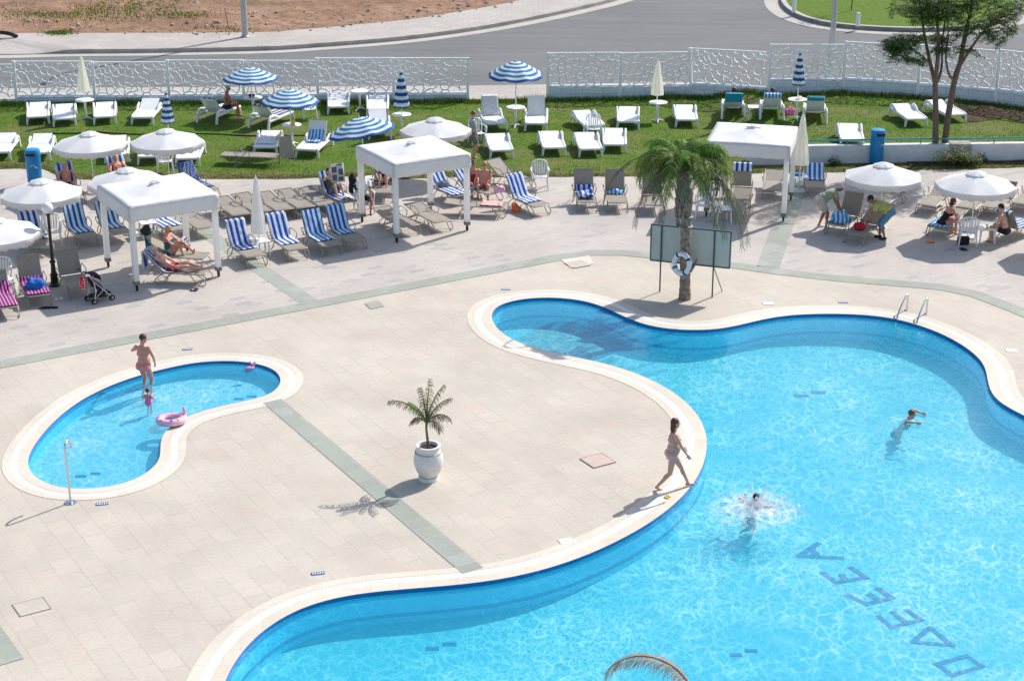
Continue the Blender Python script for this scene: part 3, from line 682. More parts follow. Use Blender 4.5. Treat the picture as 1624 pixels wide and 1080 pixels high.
    vs = [v.co.copy() for v in body.vertices]; ns = [v.normal.copy() for v in body.vertices]; fs = [tuple(p.vertices) for p in body.polygons]
    # nearest-bone map for clothing
    def near(p):
        best = (9, None, 0)
        for n_, a, b, ra, rb in B:
            d = b-a; L2 = d.length_squared; t = 0 if L2 < 1e-9 else max(0, min(1, (p-a).dot(d)/L2)); q = (p-a-d*t).length-(ra+(rb-ra)*t)
            if q < best[0]: best = (q, n_, t)
        return best
    nbm = [near(p) for p in vs] if clothes else []
    tl = (nb-pel).length
    fm = MB().add(vs, fs)
    for k in 'lr':   # fingers and thumb rooted in the palm
        hd, fd, pn, sx = ends[k]; curl = pose.get(k+'curl', .5); sg = 1 if k == 'l' else -1
        for q in range(4):
            off = (q-1.5)*.019; L = (.068, .078, .074, .058)[q if sg*1 > 0 else 3-q]
            p0 = hd+fd*.078+sx*off; d1 = (fd+pn*.5*curl+sx*off*2.0).normalized(); p1 = p0+d1*L*.55; d2 = (fd+pn*(1.6*curl)).normalized(); p2 = p1+d2*L*.5
            fm.tube([p0, p1, p2], [.0095, .0085, .006], 6)
        ts = sx*(1 if (sx.dot(rt)*(1 if k == 'l' else -1)) > 0 else -1); p0 = hd+fd*.03+ts*.028; p1 = p0+(fd*.6+ts*.7+pn*.3).normalized()*.035; p2 = p1+(fd+pn*.5+ts*.1).normalized()*.028
        fm.tube([p0, p1, p2], [.012, .0105, .008], 6)
    root = empty('person', loc, heading, label, 'person', group); root.scale = (s, s, s)
    fm.build('body', MT['skin_'+skin], root, True)
    for nm, mat, d, test in clothes:
        ok = [i for i in range(len(vs)) if test(nbm[i][1], nbm[i][2], (vs[i]-pel).dot(up)/tl, (vs[i]-pel).dot(fw), vs[i], (vs[i]-pel).dot(rt))]
        S = set(ok); f2 = [f for f in fs if all(i in S for i in f)]
        if not f2: continue
        use = sorted({i for f in f2 for i in f}); idx = {v: i for i, v in enumerate(use)}
        cm = MB().add([vs[i]+ns[i]*d+(V((noise.noise(vs[i]*14), noise.noise(vs[i]*14+V((5, 5, 5))), 0))*d*.6 if d > .012 else V((0, 0, 0))) for i in use], [tuple(idx[i] for i in f) for f in f2])
        c = cm.build(nm, MT[mat], root, True); so_ = c.modifiers.new('t', 'SOLIDIFY'); so_.thickness = min(.008, d*.9); so_.offset = -1
    if hair:
        hm = MB(); R = M([list(a) for a in hax]).transposed().to_4x4()
        def hball(c, r, n=18): hm.ball((0, 0, 0), r[0], r[1], r[2], n, 12, 0, M.Translation(c) @ R)
        hball(hc+hup*.034-look*.024, (.084, .096, .094))
        if hairlen:
            hball(hc-hup*.03-look*.05, (.082, .062, .10))
            hball(hc-hup*(.06+.06*hairlen)-look*.07, (.07, .045, .08+.06*hairlen))
        if pose.get('bun'): hball(hc+hup*.08-look*.08, (.035, .035, .035))
        hm.v = [tuple(V(p)+V((noise.noise(V(p)*28), noise.noise(V(p)*28+V((9, 0, 0))), noise.noise(V(p)*28+V((0, 9, 0)))))*.010) for p in hm.v]
        hm.build('hair', MT[hair], root, True)
    em = MB()
    for sd in (-1, 1):
        e = MB().ball((0, 0, 0), .010, .005, .006, 8, 6, 0, M.Translation(hc+hr*sd*.030+look*.083+hup*.012) @ M([list(a) for a in hax]).transposed().to_4x4())
        if 'shades' not in extras: e.build('eye', MT['c_black'], root, True)
        for i_ in (0,): em.add(e.v, e.f)
    if 'shades' in extras:
        em = MB(); R = M([list(a) for a in hax]).transposed().to_4x4()
        for sd in (-1, 1): em.ball((0, 0, 0), .026, .008, .019, 10, 6, 0, M.Translation(hc+hr*sd*.031+look*.088+hup*.012) @ R); em.tube([hc+hr*sd*.055+look*.083+hup*.014, hc+hr*sd*.08-look*.01+hup*.012], .004, 5)
        em.build('sunglasses', MT['c_black'], root, True)
    mm = MB(); mm.ball((0, 0, 0), .020, .006, .006, 8, 5, 0, M.Translation(hc+look*.083-hup*.052) @ M([list(a) for a in hax]).transposed().to_4x4()); mm.build('lips', MT['c_pinkprint'], root, True)
    if 'cap' in extras:
        cp = MB(); R = M([list(a) for a in hax]).transposed().to_4x4(); T = M.Translation(hc+hup*.045-look*.01) @ R
        cp.lathe([(.09, -.005), (.088, .03), (.07, .065), (.035, .085), (.001, .09)], 16, 0, T @ M.Diagonal((.95, 1.12, 1, 1)))
        c1 = cp.build('cap', MT['c_white'], root, True)
        vz = MB(); pr = [(.085*cos(a), .09+.085*sin(a), 0) for a in [pi*i/8 for i in range(9)]]; vz.add([(x, y, .004) for x, y, _ in pr]+[(x, y, -.004) for x, y, _ in pr], [tuple(range(9)), tuple(range(17, 8, -1))]+[(i, i+1, i+10, i+9) for i in range(8)], 0, T @ M.Translation((0, -.02, 0)))
        vz.build('visor', MT['c_white'], c1)
    root['_s'] = s; del root['_s']
    return root
def reg(*rules):   # each rule: (bone prefix, tmin, tmax)
    def f(n, t, h, fwd, p, x): return any(n and n.startswith(a) and lo <= t <= hi for a, lo, hi in rules)
    return f
def band(lo, hi, extra=()):
    r = reg(*extra)
    def f(n, t, h, fwd, p, x): return (n in ('torso', 'breast') and lo <= h <= hi) or r(n, t, h, fwd, p, x)
    return f
BIK_TOP = lambda n, t, h, fwd, p, x: (n == 'breast') or (n == 'torso' and .52 < h < .60)
BIK_BOT = lambda n, t, h, fwd, p, x: (n == 'torso' and -.35 < h < .10) or (n and n.startswith('thigh') and t < .12 and h < .02)
TRUNKS = band(-.4, .12, (('thigh', 0, .45),))
SHORTS = band(-.4, .16, (('thigh', 0, .78),))
SHIRT = band(.02, 1.3, (('uarm', 0, .62),))
SUIT = lambda n, t, h, fwd, p, x: (n in ('torso', 'breast') and (-.35 < h < .62 or (fwd > 0 and h < .72))) or (n and n.startswith('thigh') and t < .1)
BRIEF = BIK_BOT
# ---- pose library (local frame: x right, y forward, z up, origin on the ground under the pelvis)
STAND = dict(pelvis=(0, 0, .87), lh=(-.26, .05, .78), rh=(.26, .05, .78), lf=(-.09, 0, .075), rf=(.09, .02, .075), lkp=(0, 1, 0), rkp=(0, 1, 0))
def seatpose(z=.45, lean=0, kn=.42, spread=.10, **kw):   # sitting upright, shins down
    p = dict(pelvis=(0, 0, z+.09), torso=(0, sin(lean), cos(lean)), lh=(-.14, .34, z+.16), rh=(.14, .34, z+.16), lf=(-spread, kn, .08), rf=(spread, kn+.04, .08), lkp=(-.2, 1, 1), rkp=(.2, 1, 1), lep=(-1, -.3, -.4), rep=(1, -.3, -.4), ltoe=(0, 1, -.1), rtoe=(0, 1, -.1), hip=(0, sin(lean*.5), cos(lean*.5)))
    p.update(kw); return p
def loungepose(z=.40, back=50, knees=0, **kw):   # lying on a lounger, feet towards +y
    b = radians(back); kz = z+.08
    p = dict(pelvis=(0, 0, z+.10), torso=(0, -cos(b), sin(b)), face=(0, sin(b), cos(b)), hip=(0, -cos(b*.6), sin(b*.6)), lf=(-.10, .78, kz), rf=(.10, .80, kz), lkp=(0, 0, 1), rkp=(0, 0, 1), ltoe=(0, .35, 1), rtoe=(0, .35, 1),
             lh=(-.16, .12, z+.22), rh=(.16, .12, z+.22), lep=(-1, -.2, 0), rep=(1, -.2, 0), look=(0, 1, .1))
    if knees: p.update(lf=(-.12, .50, z+.05), rf=(.12, .52, z+.05), ltoe=(0, 1, 0), rtoe=(0, 1, 0))
    p.update(kw); return p
# ================================================================ FURNITURE BUILDERS
CACHE = {}
def place(key, builder, loc, rz, label, cat, group=None):
    if key in CACHE: o = copy_tree(CACHE[key])
    else: o = builder(); CACHE[key] = o
    o.location = loc; o.rotation_euler = (0, 0, rz); tag(o, label, cat)
    if group: o['group'] = group
    elif 'group' in o: del o['group']
    return o
def prof_pt(s, L1, a, z0, Lb):   # lounger surface profile, s metres from the foot end
    if s <= L1: return V((0, s, z0+.012*sin(s*3)))
    q = s-L1; return V((0, L1+q*cos(a), z0+.012*sin(L1*3)+q*sin(a)))
def slab(mb, w, s0, s1, fn, th, n=14, mi=0, wav=0):
    A, B, C, D = [], [], [], []
    for i in range(n+1):
        s = s0+(s1-s0)*i/n; p = fn(s); t = (fn(s+.01)-fn(s-.01)).normalized(); nn = V((0, -t.z, t.y))
        for L, x, o in ((A, -w, 0), (B, w, 0), (C, w, -th), (D, -w, -th)): L.append(V((x, p.y, p.z))+nn*o)
    mb.strip(A, B, mi); mb.strip(B, C, mi); mb.strip(C, D, mi); mb.strip(D, A, mi)
    mb.add([A[0], B[0], C[0], D[0]], [(0, 1, 2, 3)], mi); mb.add([A[-1], B[-1], C[-1], D[-1]], [(3, 2, 1, 0)], mi)
def plastic_lounger(a):
    def f():
        r = empty('sun_lounger'); fn = lambda s: prof_pt(s, 1.12, a, .31, .72); P_ = MT['plastic']
        mb = MB(); slab(mb, .31, .02, 1.10, fn, .03); mb.build('seat', P_, r, True, .008)
        mb = MB(); slab(mb, .31, 1.13, 1.84, fn, .035); mb.build('backrest', P_, r, True, .008)
        mb = MB()
        for x in (-1, 1): mb.tube(catmull([(x*.355, -.01, .27), (x*.365, .35, .285), (x*.37, .9, .285), (x*.37, 1.62, .28)], n=4), .050, 8, flat=1.2)
        mb.tube([(-.36, .0, .275), (.36, .0, .275)], .040, 8); mb.build('side_rails', P_, r, True)
        for x in (-1, 1):
            MB().tube([(x*.345, .07, .28), (x*.375, .035, .13), (x*.39, .01, 0)], [.055, .042, .034], 8, flat=.8).build('leg', P_, r, True)
            MB().tube(catmull([(x*.37, 1.02, .29), (x*.385, 1.20, .38), (x*.39, 1.45, .43), (x*.395, 1.63, .38), (x*.40, 1.70, .20), (x*.405, 1.76, 0)], n=4), .044, 8, flat=1.5).build('armrest_leg', P_, r, True)
        if a > .7: MB().tube([(-.2, 1.24, .36), (-.2, 1.52, .36), (.2, 1.52, .36)], .015, 6).build('strut', P_, r, True)
        return r
    return f
def sling_lounger(a):
    def f():
        r = empty('sun_lounger'); fn = lambda s: prof_pt(s, 1.12, a, .32, .72); S, T = MT['sling'], MT['tanmetal']
        mb = MB(); slab(mb, .27, .04, 1.10, fn, .008); mb.build('seat_sling', S, r, True)
        mb = MB(); slab(mb, .27, 1.14, 1.82, fn, .008); mb.build('back_sling', S, r, True)
        mb = MB(); e = .02
        mb.tube([(-.295, 1.14, .318), (-.295, .03, .31), (-.26, -.01, .31), (.26, -.01, .31), (.295, .03, .31), (.295, 1.14, .318)], .016, 6); mb.build('seat_frame', T, r, True)
        t = fn(1.84); h = fn(1.13); mb = MB(); mb.tube([(-.285, h.y, h.z), (-.285, t.y, t.z), (.285, t.y, t.z), (.285, h.y, h.z)], .016, 6); mb.build('back_frame', T, r, True)
        for x in (-1, 1):
            MB().tube(catmull([(x*.30, .22, .31), (x*.30, .02, .19), (x*.30, -.01, .06), (x*.30, .09, .014), (x*.30, .22, .06), (x*.30, .40, .31)], n=4), .014, 6).build('leg', T, r, True)
            MB().tube(catmull([(x*.30, .95, .31), (x*.30, 1.16, .06), (x*.30, 1.28, .014), (x*.30, 1.38, .07), (x*.30, 1.30, .2), (x*.30, 1.10, .32)], n=4), .014, 6).build('leg', T, r, True)
            MB().tube(catmull([(x*.30, .86, .31), (x*.345, .84, .46), (x*.35, .95, .53), (x*.35, 1.25, .54), (x*.34, 1.34, .45), (x*.30, 1.22, .31)], n=4), .013, 6).build('armrest', T, r, True)
        if a > .5:
            q = fn(1.45); MB().tube([(-.2, q.y, q.z-.01), (-.2, 1.62, .2), (.2, 1.62, .2), (.2, q.y, q.z-.01)], .010, 6).build('back_prop', T, r, True)
        return r
    return f
def aim(foot, uh, L=1.8):
    best = min((abs(P((foot.x+L*cos(a), foot.y+L*sin(a), 0))[0]-uh), a) for a in [radians(20+q) for q in range(0, 141)])
    return best[1]
GL_LAWN = 'white plastic loungers on the lawn'; GL_DECK = 'taupe sling loungers on the terrace'
def lawn_lounger(u, v, uh, label, a=16, ang=None):
    p = GL(u, v); ph = radians(ang) if ang is not None else aim(p, uh)
    return place(('pl', a), plastic_lounger(radians(a)), p, ph-pi/2, label, 'sun lounger', GL_LAWN)
def deck_lounger(u, v, ang, a, label):
    return place(('sl', a), sling_lounger(radians(a)), G(u, v, .008), radians(ang)-pi/2, label, 'sun lounger', GL_DECK)
def towel_on(root, a, s0, s1, mat, label, w=.30, z0=.32, name='towel', seed=0, crumple=0, dx=0, over=0):
    """a towel lying along a lounger: follows its profile, hangs a little at the sides"""
    ar = radians(a); fn = lambda s: prof_pt(s, 1.12, ar, z0, .72); ns, nx = 26, 14; vs, fs = [], []
    smax = 1.86
    for i in range(ns+1):
        s = s0+(s1-s0)*i/ns
        if s > smax:   # hangs over the top of the backrest
            top = fn(smax); e = s-smax; p = V((0, top.y+.035+e*.12, top.z+.02-e)); nn = V((0, 1, .1)); 
        else:
            p = fn(s); t = (fn(s+.01)-fn(s-.01)).normalized(); nn = V((0, -t.z, t.y))
            if abs(s-1.12) < .1: p = fn(s).lerp((fn(s-.1)+fn(s+.1))/2, .5)
        for j in range(nx+1):
            q = j/nx*2-1; x = q*w*(1+.05*noise.noise((s*4, seed, q)))+dx+.03*noise.noise((s*3+seed, 2, 0))
            n1 = noise.noise((x*5+seed, s*4, seed)); n2 = noise.noise((x*14, s*9+seed, 0))
            h = .022+.022*abs(n1)+crumple*(.5+n1+.7*n2)*.09+.010*n2
            ed = max(0, abs(x)-.29); pp = V((x if abs(x) < .31 else (.31+(abs(x)-.31)*.3)*(1 if x > 0 else -1), p.y, p.z))+nn*h-V((0, 0, ed*.9))
            if i in (0, ns): pp.y += .025*n1
            vs.append(pp)
    for i in range(ns):
        for j in range(nx):
            k = i*(nx+1)+j; fs.append((k, k+1, k+nx+2, k+nx+1))
    o = MB().add(vs, fs).build(name, MT[mat], None, True); m = o.modifiers.new('t', 'SOLIDIFY'); m.thickness = .008
    o.location = root.location+V((0, 0, .002)); o.rotation_euler = root.rotation_euler
    return tag(o, label, 'towel')
def heap(name, loc, rx, ry, rz_, mat, label, cat, seed=1, rot=0):   # a soft crumpled pile
    mb = MB().ball((0, 0, rz_*.55), rx, ry, rz_, 26, 16)
    vs = []
    for p in mb.v:
        p = V(p); k = 1+.35*noise.noise(p*6+V((seed, 0, 0)))+.22*noise.noise(p*15+V((0, seed, 0))); q = V((p.x*k, p.y*k, max(.0, p.z*k))); vs.append(tuple(q))
    mb.v = vs; o = mb.build(name, MT[mat], None, True); o.location = loc; o.rotation_euler = (0, 0, rot); return tag(o, label, cat)
def round_table():
    r = empty('round_table'); P_ = MT['plastic']
    MB().lathe([(.001, .70), (.30, .70), (.33, .705), (.335, .72), (.33, .735), (.001, .735)], 28).build('table_top', P_, r, True)
    MB().tube([(0, 0, .71), (0, 0, .35), (0, 0, .06)], [.05, .035, .045], 10).build('column', P_, r, True)
    for k in range(3):
        a = 2*pi*k/3+.5; MB().tube(catmull([(0, 0, .10), (.12*cos(a), .12*sin(a), .07), (.27*cos(a), .27*sin(a), .015)], n=3), [.035]*4+[.024]*3, 8).build('leg', P_, r, True)
    return r
def stool():
    r = empty('side_table'); P_ = MT['plastic']
    MB().box(-.24, .24, -.24, .24, .40, .43).build('table_top', P_, r, bevel=.012)
    for x in (-1, 1):
        for y in (-1, 1): MB().tube([(x*.19, y*.19, .40), (x*.22, y*.22, 0)], [.03, .02], 8).build('leg', P_, r, True)
    return r
def chair():
    r = empty('garden_chair'); P_ = MT['plastic']
    mb = MB(); n = 8; top = []; 
    for i in range(n+1):
        for j in range(n+1):
            x = (i/n-.5)*.44; y = (j/n-.5)*.44; top.append((x*(1-.12*(j/n)), y, .41-.02*(1-(x/.22)**2)-.03*(1-j/n) + (.02*(j == n))))
    fs = [(i*(n+1)+j, (i+1)*(n+1)+j, (i+1)*(n+1)+j+1, i*(n+1)+j+1) for i in range(n) for j in range(n)]
    o = mb.add(top, fs).build('seat', P_, r, True); m = o.modifiers.new('t', 'SOLIDIFY'); m.thickness = .02
    mb = MB()
    for k in range(5):
        x = (k-2)*.075; mb.tube([(x*.85, -.20, .40), (x, -.25, .60), (x*1.05, -.28, .80)], [.024, .027, .024], 6, flat=.3)
    mb.tube(catmull([(-.22, -.20, .40), (-.24, -.24, .62), (-.20, -.28, .80), (0, -.30, .85), (.20, -.28, .80), (.24, -.24, .62), (.22, -.20, .40)], n=4), .022, 8); mb.build('backrest', P_, r, True)
    for x in (-1, 1):
        MB().tube(catmull([(x*.235, -.24, .64), (x*.27, -.05, .64), (x*.275, .16, .62), (x*.26, .22, .52), (x*.245, .21, .40)], n=4), .022, 8, flat=.6).build('armrest', P_, r, True)
        MB().tube([(x*.22, .20, .41), (x*.26, .24, 0)], [.03, .02], 8).build('leg', P_, r, True); MB().tube([(x*.21, -.21, .41), (x*.25, -.29, 0)], [.03, .02], 8).build('leg', P_, r, True)
    return r
def canopy_mesh(R, apex, edge, val, mats, bandcols, seg=8, scal=.10, sub=6, fringe=False, cap=True):
    nr = len(bandcols); mb = MB(); N = seg*sub; rows = []
    for i in range(nr*2+1):
        t = i/(nr*2); row = []
        for j in range(N):
            a = 2*pi*j/N; q = (j % sub)/sub; between = sin(pi*q); rr = R*t*(cos(pi/seg)/cos(((a+pi/seg) % (2*pi/seg))-pi/seg) if 0 else 1)
            rr = R*t*(1-.055*between*t*1.2); z = apex-(apex-edge)*(t**(1.12 if fringe else 1.35))-scal*between*t*t*.55
            row.append((rr*cos(a), rr*sin(a), z+.004*noise.noise((a*4, t*5, R))))
        rows.append(row)
    if val:
        row = []
        for j in range(N):
            x, y, z = rows[-1][j]; q = (j % sub)/sub; f_ = (.02*((j % 2)*2-1) if fringe else 0)
            row.append((x*1.005, y*1.005, z-val+.03*sin(pi*q)+f_))
        rows.append(row)
    vs = [p for r_ in rows for p in r_]; fs, mi = [], []
    for i in range(len(rows)-1):
        for j in range(N): fs.append((i*N+j, i*N+(j+1) % N, (i+1)*N+(j+1) % N, (i+1)*N+j)); mi.append(bandcols[min(i//2, nr-1)])
    mb.v = vs; mb.f = fs; mb.m = mi
    return mb
def umbrella_open(kind, R=1.12, apex=2.1, edge=1.76, tilt=0, base=True, pole='plastic'):
    def f():
        r = empty('parasol'); mats = [MT['canvas']] if kind == 'white' else [MT['canvas'], MT['blueband'], MT['bluedark']]
        if kind == 'white': mb = canopy_mesh(R, apex, edge, .19, mats, [0]*6, fringe=True, scal=.05)
        else: mb = canopy_mesh(R, apex, edge, 0, mats, [1, 0, 1, 0, 1, 0, 1, 0, 1, 0, 2], sub=6)
        can = mb.build('canopy', mats, r, True); s = can.modifiers.new('t', 'SOLIDIFY'); s.thickness = .004
        if kind == 'white':
            c2 = canopy_mesh(.30, apex+.055, apex-.03, 0, mats, [0]*3, scal=.03).build('vent_cap', mats, can, True)
        else: MB().tube([(0, 0, apex-.02), (0, 0, apex+.07)], [.02, .008], 8).build('finial', MT['plastic'], can)
        MB().tube([(0, 0, .0), (0, 0, apex-.01)], .02, 10).build('pole', MT[pole], r, True)
        for k in range(8):
            a = 2*pi*k/8; MB().tube([(0.02*cos(a), .02*sin(a), apex-.05), (R*.5*cos(a), R*.5*sin(a), apex-(apex-edge)*.40-.03), (R*.97*cos(a), R*.97*sin(a), edge-.015)], .008, 5).build('rib', MT['steel'], r)
        if base: MB().lathe([(.001, .09), (.05, .09), (.20, .05), (.22, 0)], 16).build('base', MT['plastic'], r, True)
        if tilt:
            for ch in list(r.children):
                if ch.name.startswith(('canopy', 'rib')): ch.matrix_local = M.Translation((0, 0, 1.5)) @ M.Rotation(tilt, 4, 'X') @ M.Translation((0, 0, -1.5))
        return r
    return f
def umbrella_closed(kind, z0=1.15, z1=2.25, rad=.19, base=True):
    def f():
        r = empty('closed_parasol'); rnd = random.Random(hash(kind) % 7)
        st = lambda j, z: 1+.22*cos(j*2*pi/4.0)+.10*noise.noise((j*.7, z*5, 0))
        rows = 20; prof = [(rad*(.16+.84*(i/rows)**.8)*(1 if i < rows else .93), z1-(z1-z0)*i/rows) for i in range(rows+1)]
        if kind == 'blue': mats = [MT['canvas'], MT['bluedark'], MT['blueband']]; fmi = lambda i: (1 if (i//2) % 2 == 0 else 0)
        else: mats = [MT['cream' if kind == 'cream' else 'canvas']]; fmi = lambda i: 0
        can = MB().lathe([(.004, z1+.03)]+prof, 32, fmi, None, st).build('canopy', mats, r, True)
        MB().tube([(0, 0, z1+.02), (0, 0, z1+.08)], [.014, .006], 8).build('finial', MT['plastic'], r)
        MB().tube([(0, 0, 0), (0, 0, z1)], .019, 10).build('pole', MT['plastic'], r, True)
        if base: MB().lathe([(.001, .09), (.05, .09), (.20, .05), (.22, 0)], 16).build('base', MT['plastic'], r, True)
        return r
    return f
def cabana(W=2.42, D=2.42, hp=2.02, ht=2.30, peak=2.55):
    def f():
        r = empty('fabric_cabana'); mb = MB(); n = 16; vs, fs = [], []; w, d = W/2+.02, D/2+.02
        for i in range(n+1):
            for j in range(n+1):
                x, y = i/n*2-1, j/n*2-1; m_ = max(abs(x), abs(y)); rg = 1-m_
                z = ht+(peak-ht)*(rg**1.15)-.06*sin(pi*rg)*(1-abs(abs(x)-abs(y)))+.035*noise.noise((x*3.5, y*3.5, 0))*min(1, rg*3)+.018*noise.noise(((x+y)*9, (x-y)*3, 4))*min(1, rg*4)
                vs.append((x*w, y*d, z))
        for i in range(n):
            for j in range(n): a = i*(n+1)+j; fs.append((a, a+n+1, a+n+2, a+1))
        rf = mb.add(vs, fs).build('roof_canopy', MT['canvas'], r, True); s = rf.modifiers.new('t', 'SOLIDIFY'); s.thickness = .006
        kn = MB()
        for k in range(4): kn.ball((.10*cos(k*1.6), .08*sin(k*1.9), peak-.05+.02*sin(k)), .16-.02*k, .07, .035, 12, 6)
        kn.ball((0, 0, peak-.03), .12, .12, .05, 12, 6); kn.build('roof_knot', MT['canvas'], rf, True)
        for q, (a, L, o) in enumerate(((0, w, d), (1, d, w), (2, w, d), (3, d, w))):
            vs, fs = [], []; m_ = 24
            for i in range(m_+1):
                x = (i/m_*2-1)*L
                for j in range(5): z = ht+.0-(ht-1.90)*j/4-(.012*sin(i*1.9) if j == 4 else 0); vs.append((x, -o-.006*sin(i*2.1+j)-.004*j, z))
            for i in range(m_):
                for j in range(4): k = i*5+j; fs.append((k, k+5, k+6, k+1))
            v = MB().add(vs, fs, 0, M.Rotation(a*pi/2, 4, 'Z')).build('valance', MT['canvas'], r, True); s = v.modifiers.new('t', 'SOLIDIFY'); s.thickness = .005; s.offset = -1
        for x in (-1, 1):
            for y in (-1, 1):
                X, Y = x*(W/2-.07), y*(D/2-.07)
                lg = MB().box(X-.07, X+.07, Y-.07, Y+.07, .27, ht-.08).build('post', MT['canvas'], r, bevel=.012)
                MB().box(X-.076, X+.076, Y-.076, Y+.076, .17, .27).build('foot_bracket', MT['grey'], lg, bevel=.006)
                wh = MB(); wh.tube([(X-.02, Y, .055), (X+.02, Y, .055)], .055, 14); wh.tube([(X, Y, .17), (X, Y, .12)], .025, 8); wh.box(X-.032, X-.024, Y-.02, Y+.02, .05, .14); wh.box(X+.024, X+.032, Y-.02, Y+.02, .05, .14); wh.build('caster', MT['black'], lg, True)
        return r
    return f
def bin_():
    r = empty('litter_bin'); B_ = MT['bin']
    MB().lathe([(.001, .02), (.21, .02), (.225, .10), (.24, .9), (.245, .92)], 24).build('drum', B_, r, True)
    MB().lathe([(.25, .90), (.255, .96), (.245, 1.08), (.22, 1.13), (.001, 1.15)], 24).build('lid', B_, r, True)
    o = MB(); A, C = [], []
    for i in range(9):
        a = radians(-125+70*i/8-25); A.append((.26*cos(a), .26*sin(a), .95)); C.append((.26*cos(a), .26*sin(a), 1.04))
    o.strip(A, C); o.build('opening', MT['black'], r)
    o = MB(); o.tube([V((.248*cos(radians(-115+t*9)), .248*sin(radians(-115+t*9)), .62+.06*sin(t*.9))) for t in range(6)], .010, 5); o.build('emblem', MT['c_white'], r)
    return r
# ---- vegetation
def leafmat(name, a, b_, c, tr=.3):
    m, nt, b = nodes(name); g = nt.nodes.new('ShaderNodeNewGeometry'); n = noise_t(nt, coord(nt), 5, 3)
    add = NN(nt, 'ShaderNodeMath', operation='ADD'); nt.links.new(g.outputs['Random Per Island'], add.inputs[0]); nt.links.new(n, add.inputs[1])
    h = NN(nt, 'ShaderNodeMath', operation='MULTIPLY'); nt.links.new(add.outputs[0], h.inputs[0]); h.inputs[1].default_value = .5
    col = ramp(nt, h.outputs[0], [(.2, a), (.5, b_), (.8, c)]); nt.links.new(col, b.inputs['Base Color']); b.inputs['Roughness'].default_value = .6; b.inputs['Specular IOR Level'].default_value = .2
    t = nt.nodes.new('ShaderNodeBsdfTranslucent'); nt.links.new(col, t.inputs[0]); mx = NN(nt, 'ShaderNodeMixShader', Fac=tr)
    nt.links.new(b.outputs[0], mx.inputs[1]); nt.links.new(t.outputs[0], mx.inputs[2]); nt.links.new(mx.outputs[0], nt.nodes['Material Output'].inputs[0]); return m
MT['pgreen'] = leafmat('palm_leaf_green', (.07, .13, .02), (.17, .25, .04), (.33, .40, .12))
MT['pbright'] = leafmat('palm_leaf_young', (.10, .22, .03), (.17, .32, .05), (.25, .38, .09))
MT['polive'] = leafmat('palm_leaf_old', (.07, .09, .04), (.15, .17, .09), (.28, .28, .18))
MT['pdry'] = leafmat('palm_leaf_dry', (.10, .07, .05), (.20, .14, .10), (.34, .26, .19), .15)
MT['leaf'] = leafmat('tree_leaf', (.025, .06, .012), (.06, .13, .022), (.13, .21, .04), .35)
MT['bush'] = leafmat('shrub_leaf', (.05, .08, .02), (.12, .16, .04), (.26, .28, .09), .3)
MT['pwilt'] = leafmat('palm_leaf_wilting', (.15, .12, .055), (.30, .25, .12), (.45, .38, .21))
MT['pfaint'] = leafmat('palm_leaf_bleached', (.30, .18, .13), (.42, .30, .22), (.55, .44, .33), .3)
MT['weed'] = leafmat('weed_leaf', (.055, .11, .012), (.115, .195, .022), (.19, .26, .04), .3)
MT['trunkp'] = plain('palm_trunk', (.26, .21, .175), .95, var=.5, nscale=7, bmp=.9, bscale=16)
def frond_mesh(L, e0, bend, nl, ll, droop, mat, seed, wid=.011, start=.16, side=0, ex=1.3):
    rnd = random.Random(seed); mb = MB(); pts = []; p = V((0, 0, 0)); a = e0; n = 18
    for i in range(n+1):
        pts.append(p.copy()); t = i/n; a = e0-bend*(t**ex); p = p+V((cos(a), side*t*.3, sin(a)))*(L/n)
    mb.tube(pts, [.022*(1-.85*i/n) for i in range(n+1)], 5, 1)
    def at(t):
        q = t*n; k = min(int(q), n-1); return pts[k].lerp(pts[k+1], q-k), (pts[k+1]-pts[k]).normalized()
    for k in range(nl):
        t = start+(1-start)*(k+rnd.random()*.6)/nl; c, d = at(min(t, .999)); l = ll*(.55+.45*sin(pi*min(1, .25+t*.75)))*rnd.uniform(.8, 1.1)
        for sd in (-1, 1):
            s = V((0, sd, 0)); up = s.cross(d)*(-sd); dr = (s*.8+d*.75+V((0, 0, rnd.uniform(-.15, .35)))+up*rnd.uniform(-.25, .25)).normalized()
            q0 = c; q1 = q0+dr*l*.45-V((0, 0, l*droop*.18)); q2 = q1+(dr+V((0, 0, -droop*1.1))).normalized()*l*.35; q3 = q2+(dr*.6+V((0, 0, -droop*2.4))).normalized()*l*.28
            w = d*wid; mb.add([q0-w*.6, q0+w*.6, q1+w, q1-w, q2+w*.7, q2-w*.7, q3], [(0, 1, 2, 3), (3, 2, 4, 5), (5, 4, 6)])
    return mb.mesh('frond', [MT[mat], MT[mat if mat in ('pdry', 'pfaint') else 'polive']], False)
FM = {}
def frond(parent, key, args, loc, az, tilt=0, roll=0, scale=1):
    if key not in FM: FM[key] = frond_mesh(*args)
    o = bpy.data.objects.new('frond', FM[key]); link(o, parent)
    o.matrix_local = M.Translation(V(loc)) @ M.Rotation(az, 4, 'Z') @ M.Rotation(-tilt, 4, 'Y') @ M.Rotation(roll, 4, 'X') @ M.Scale(scale, 4); return o
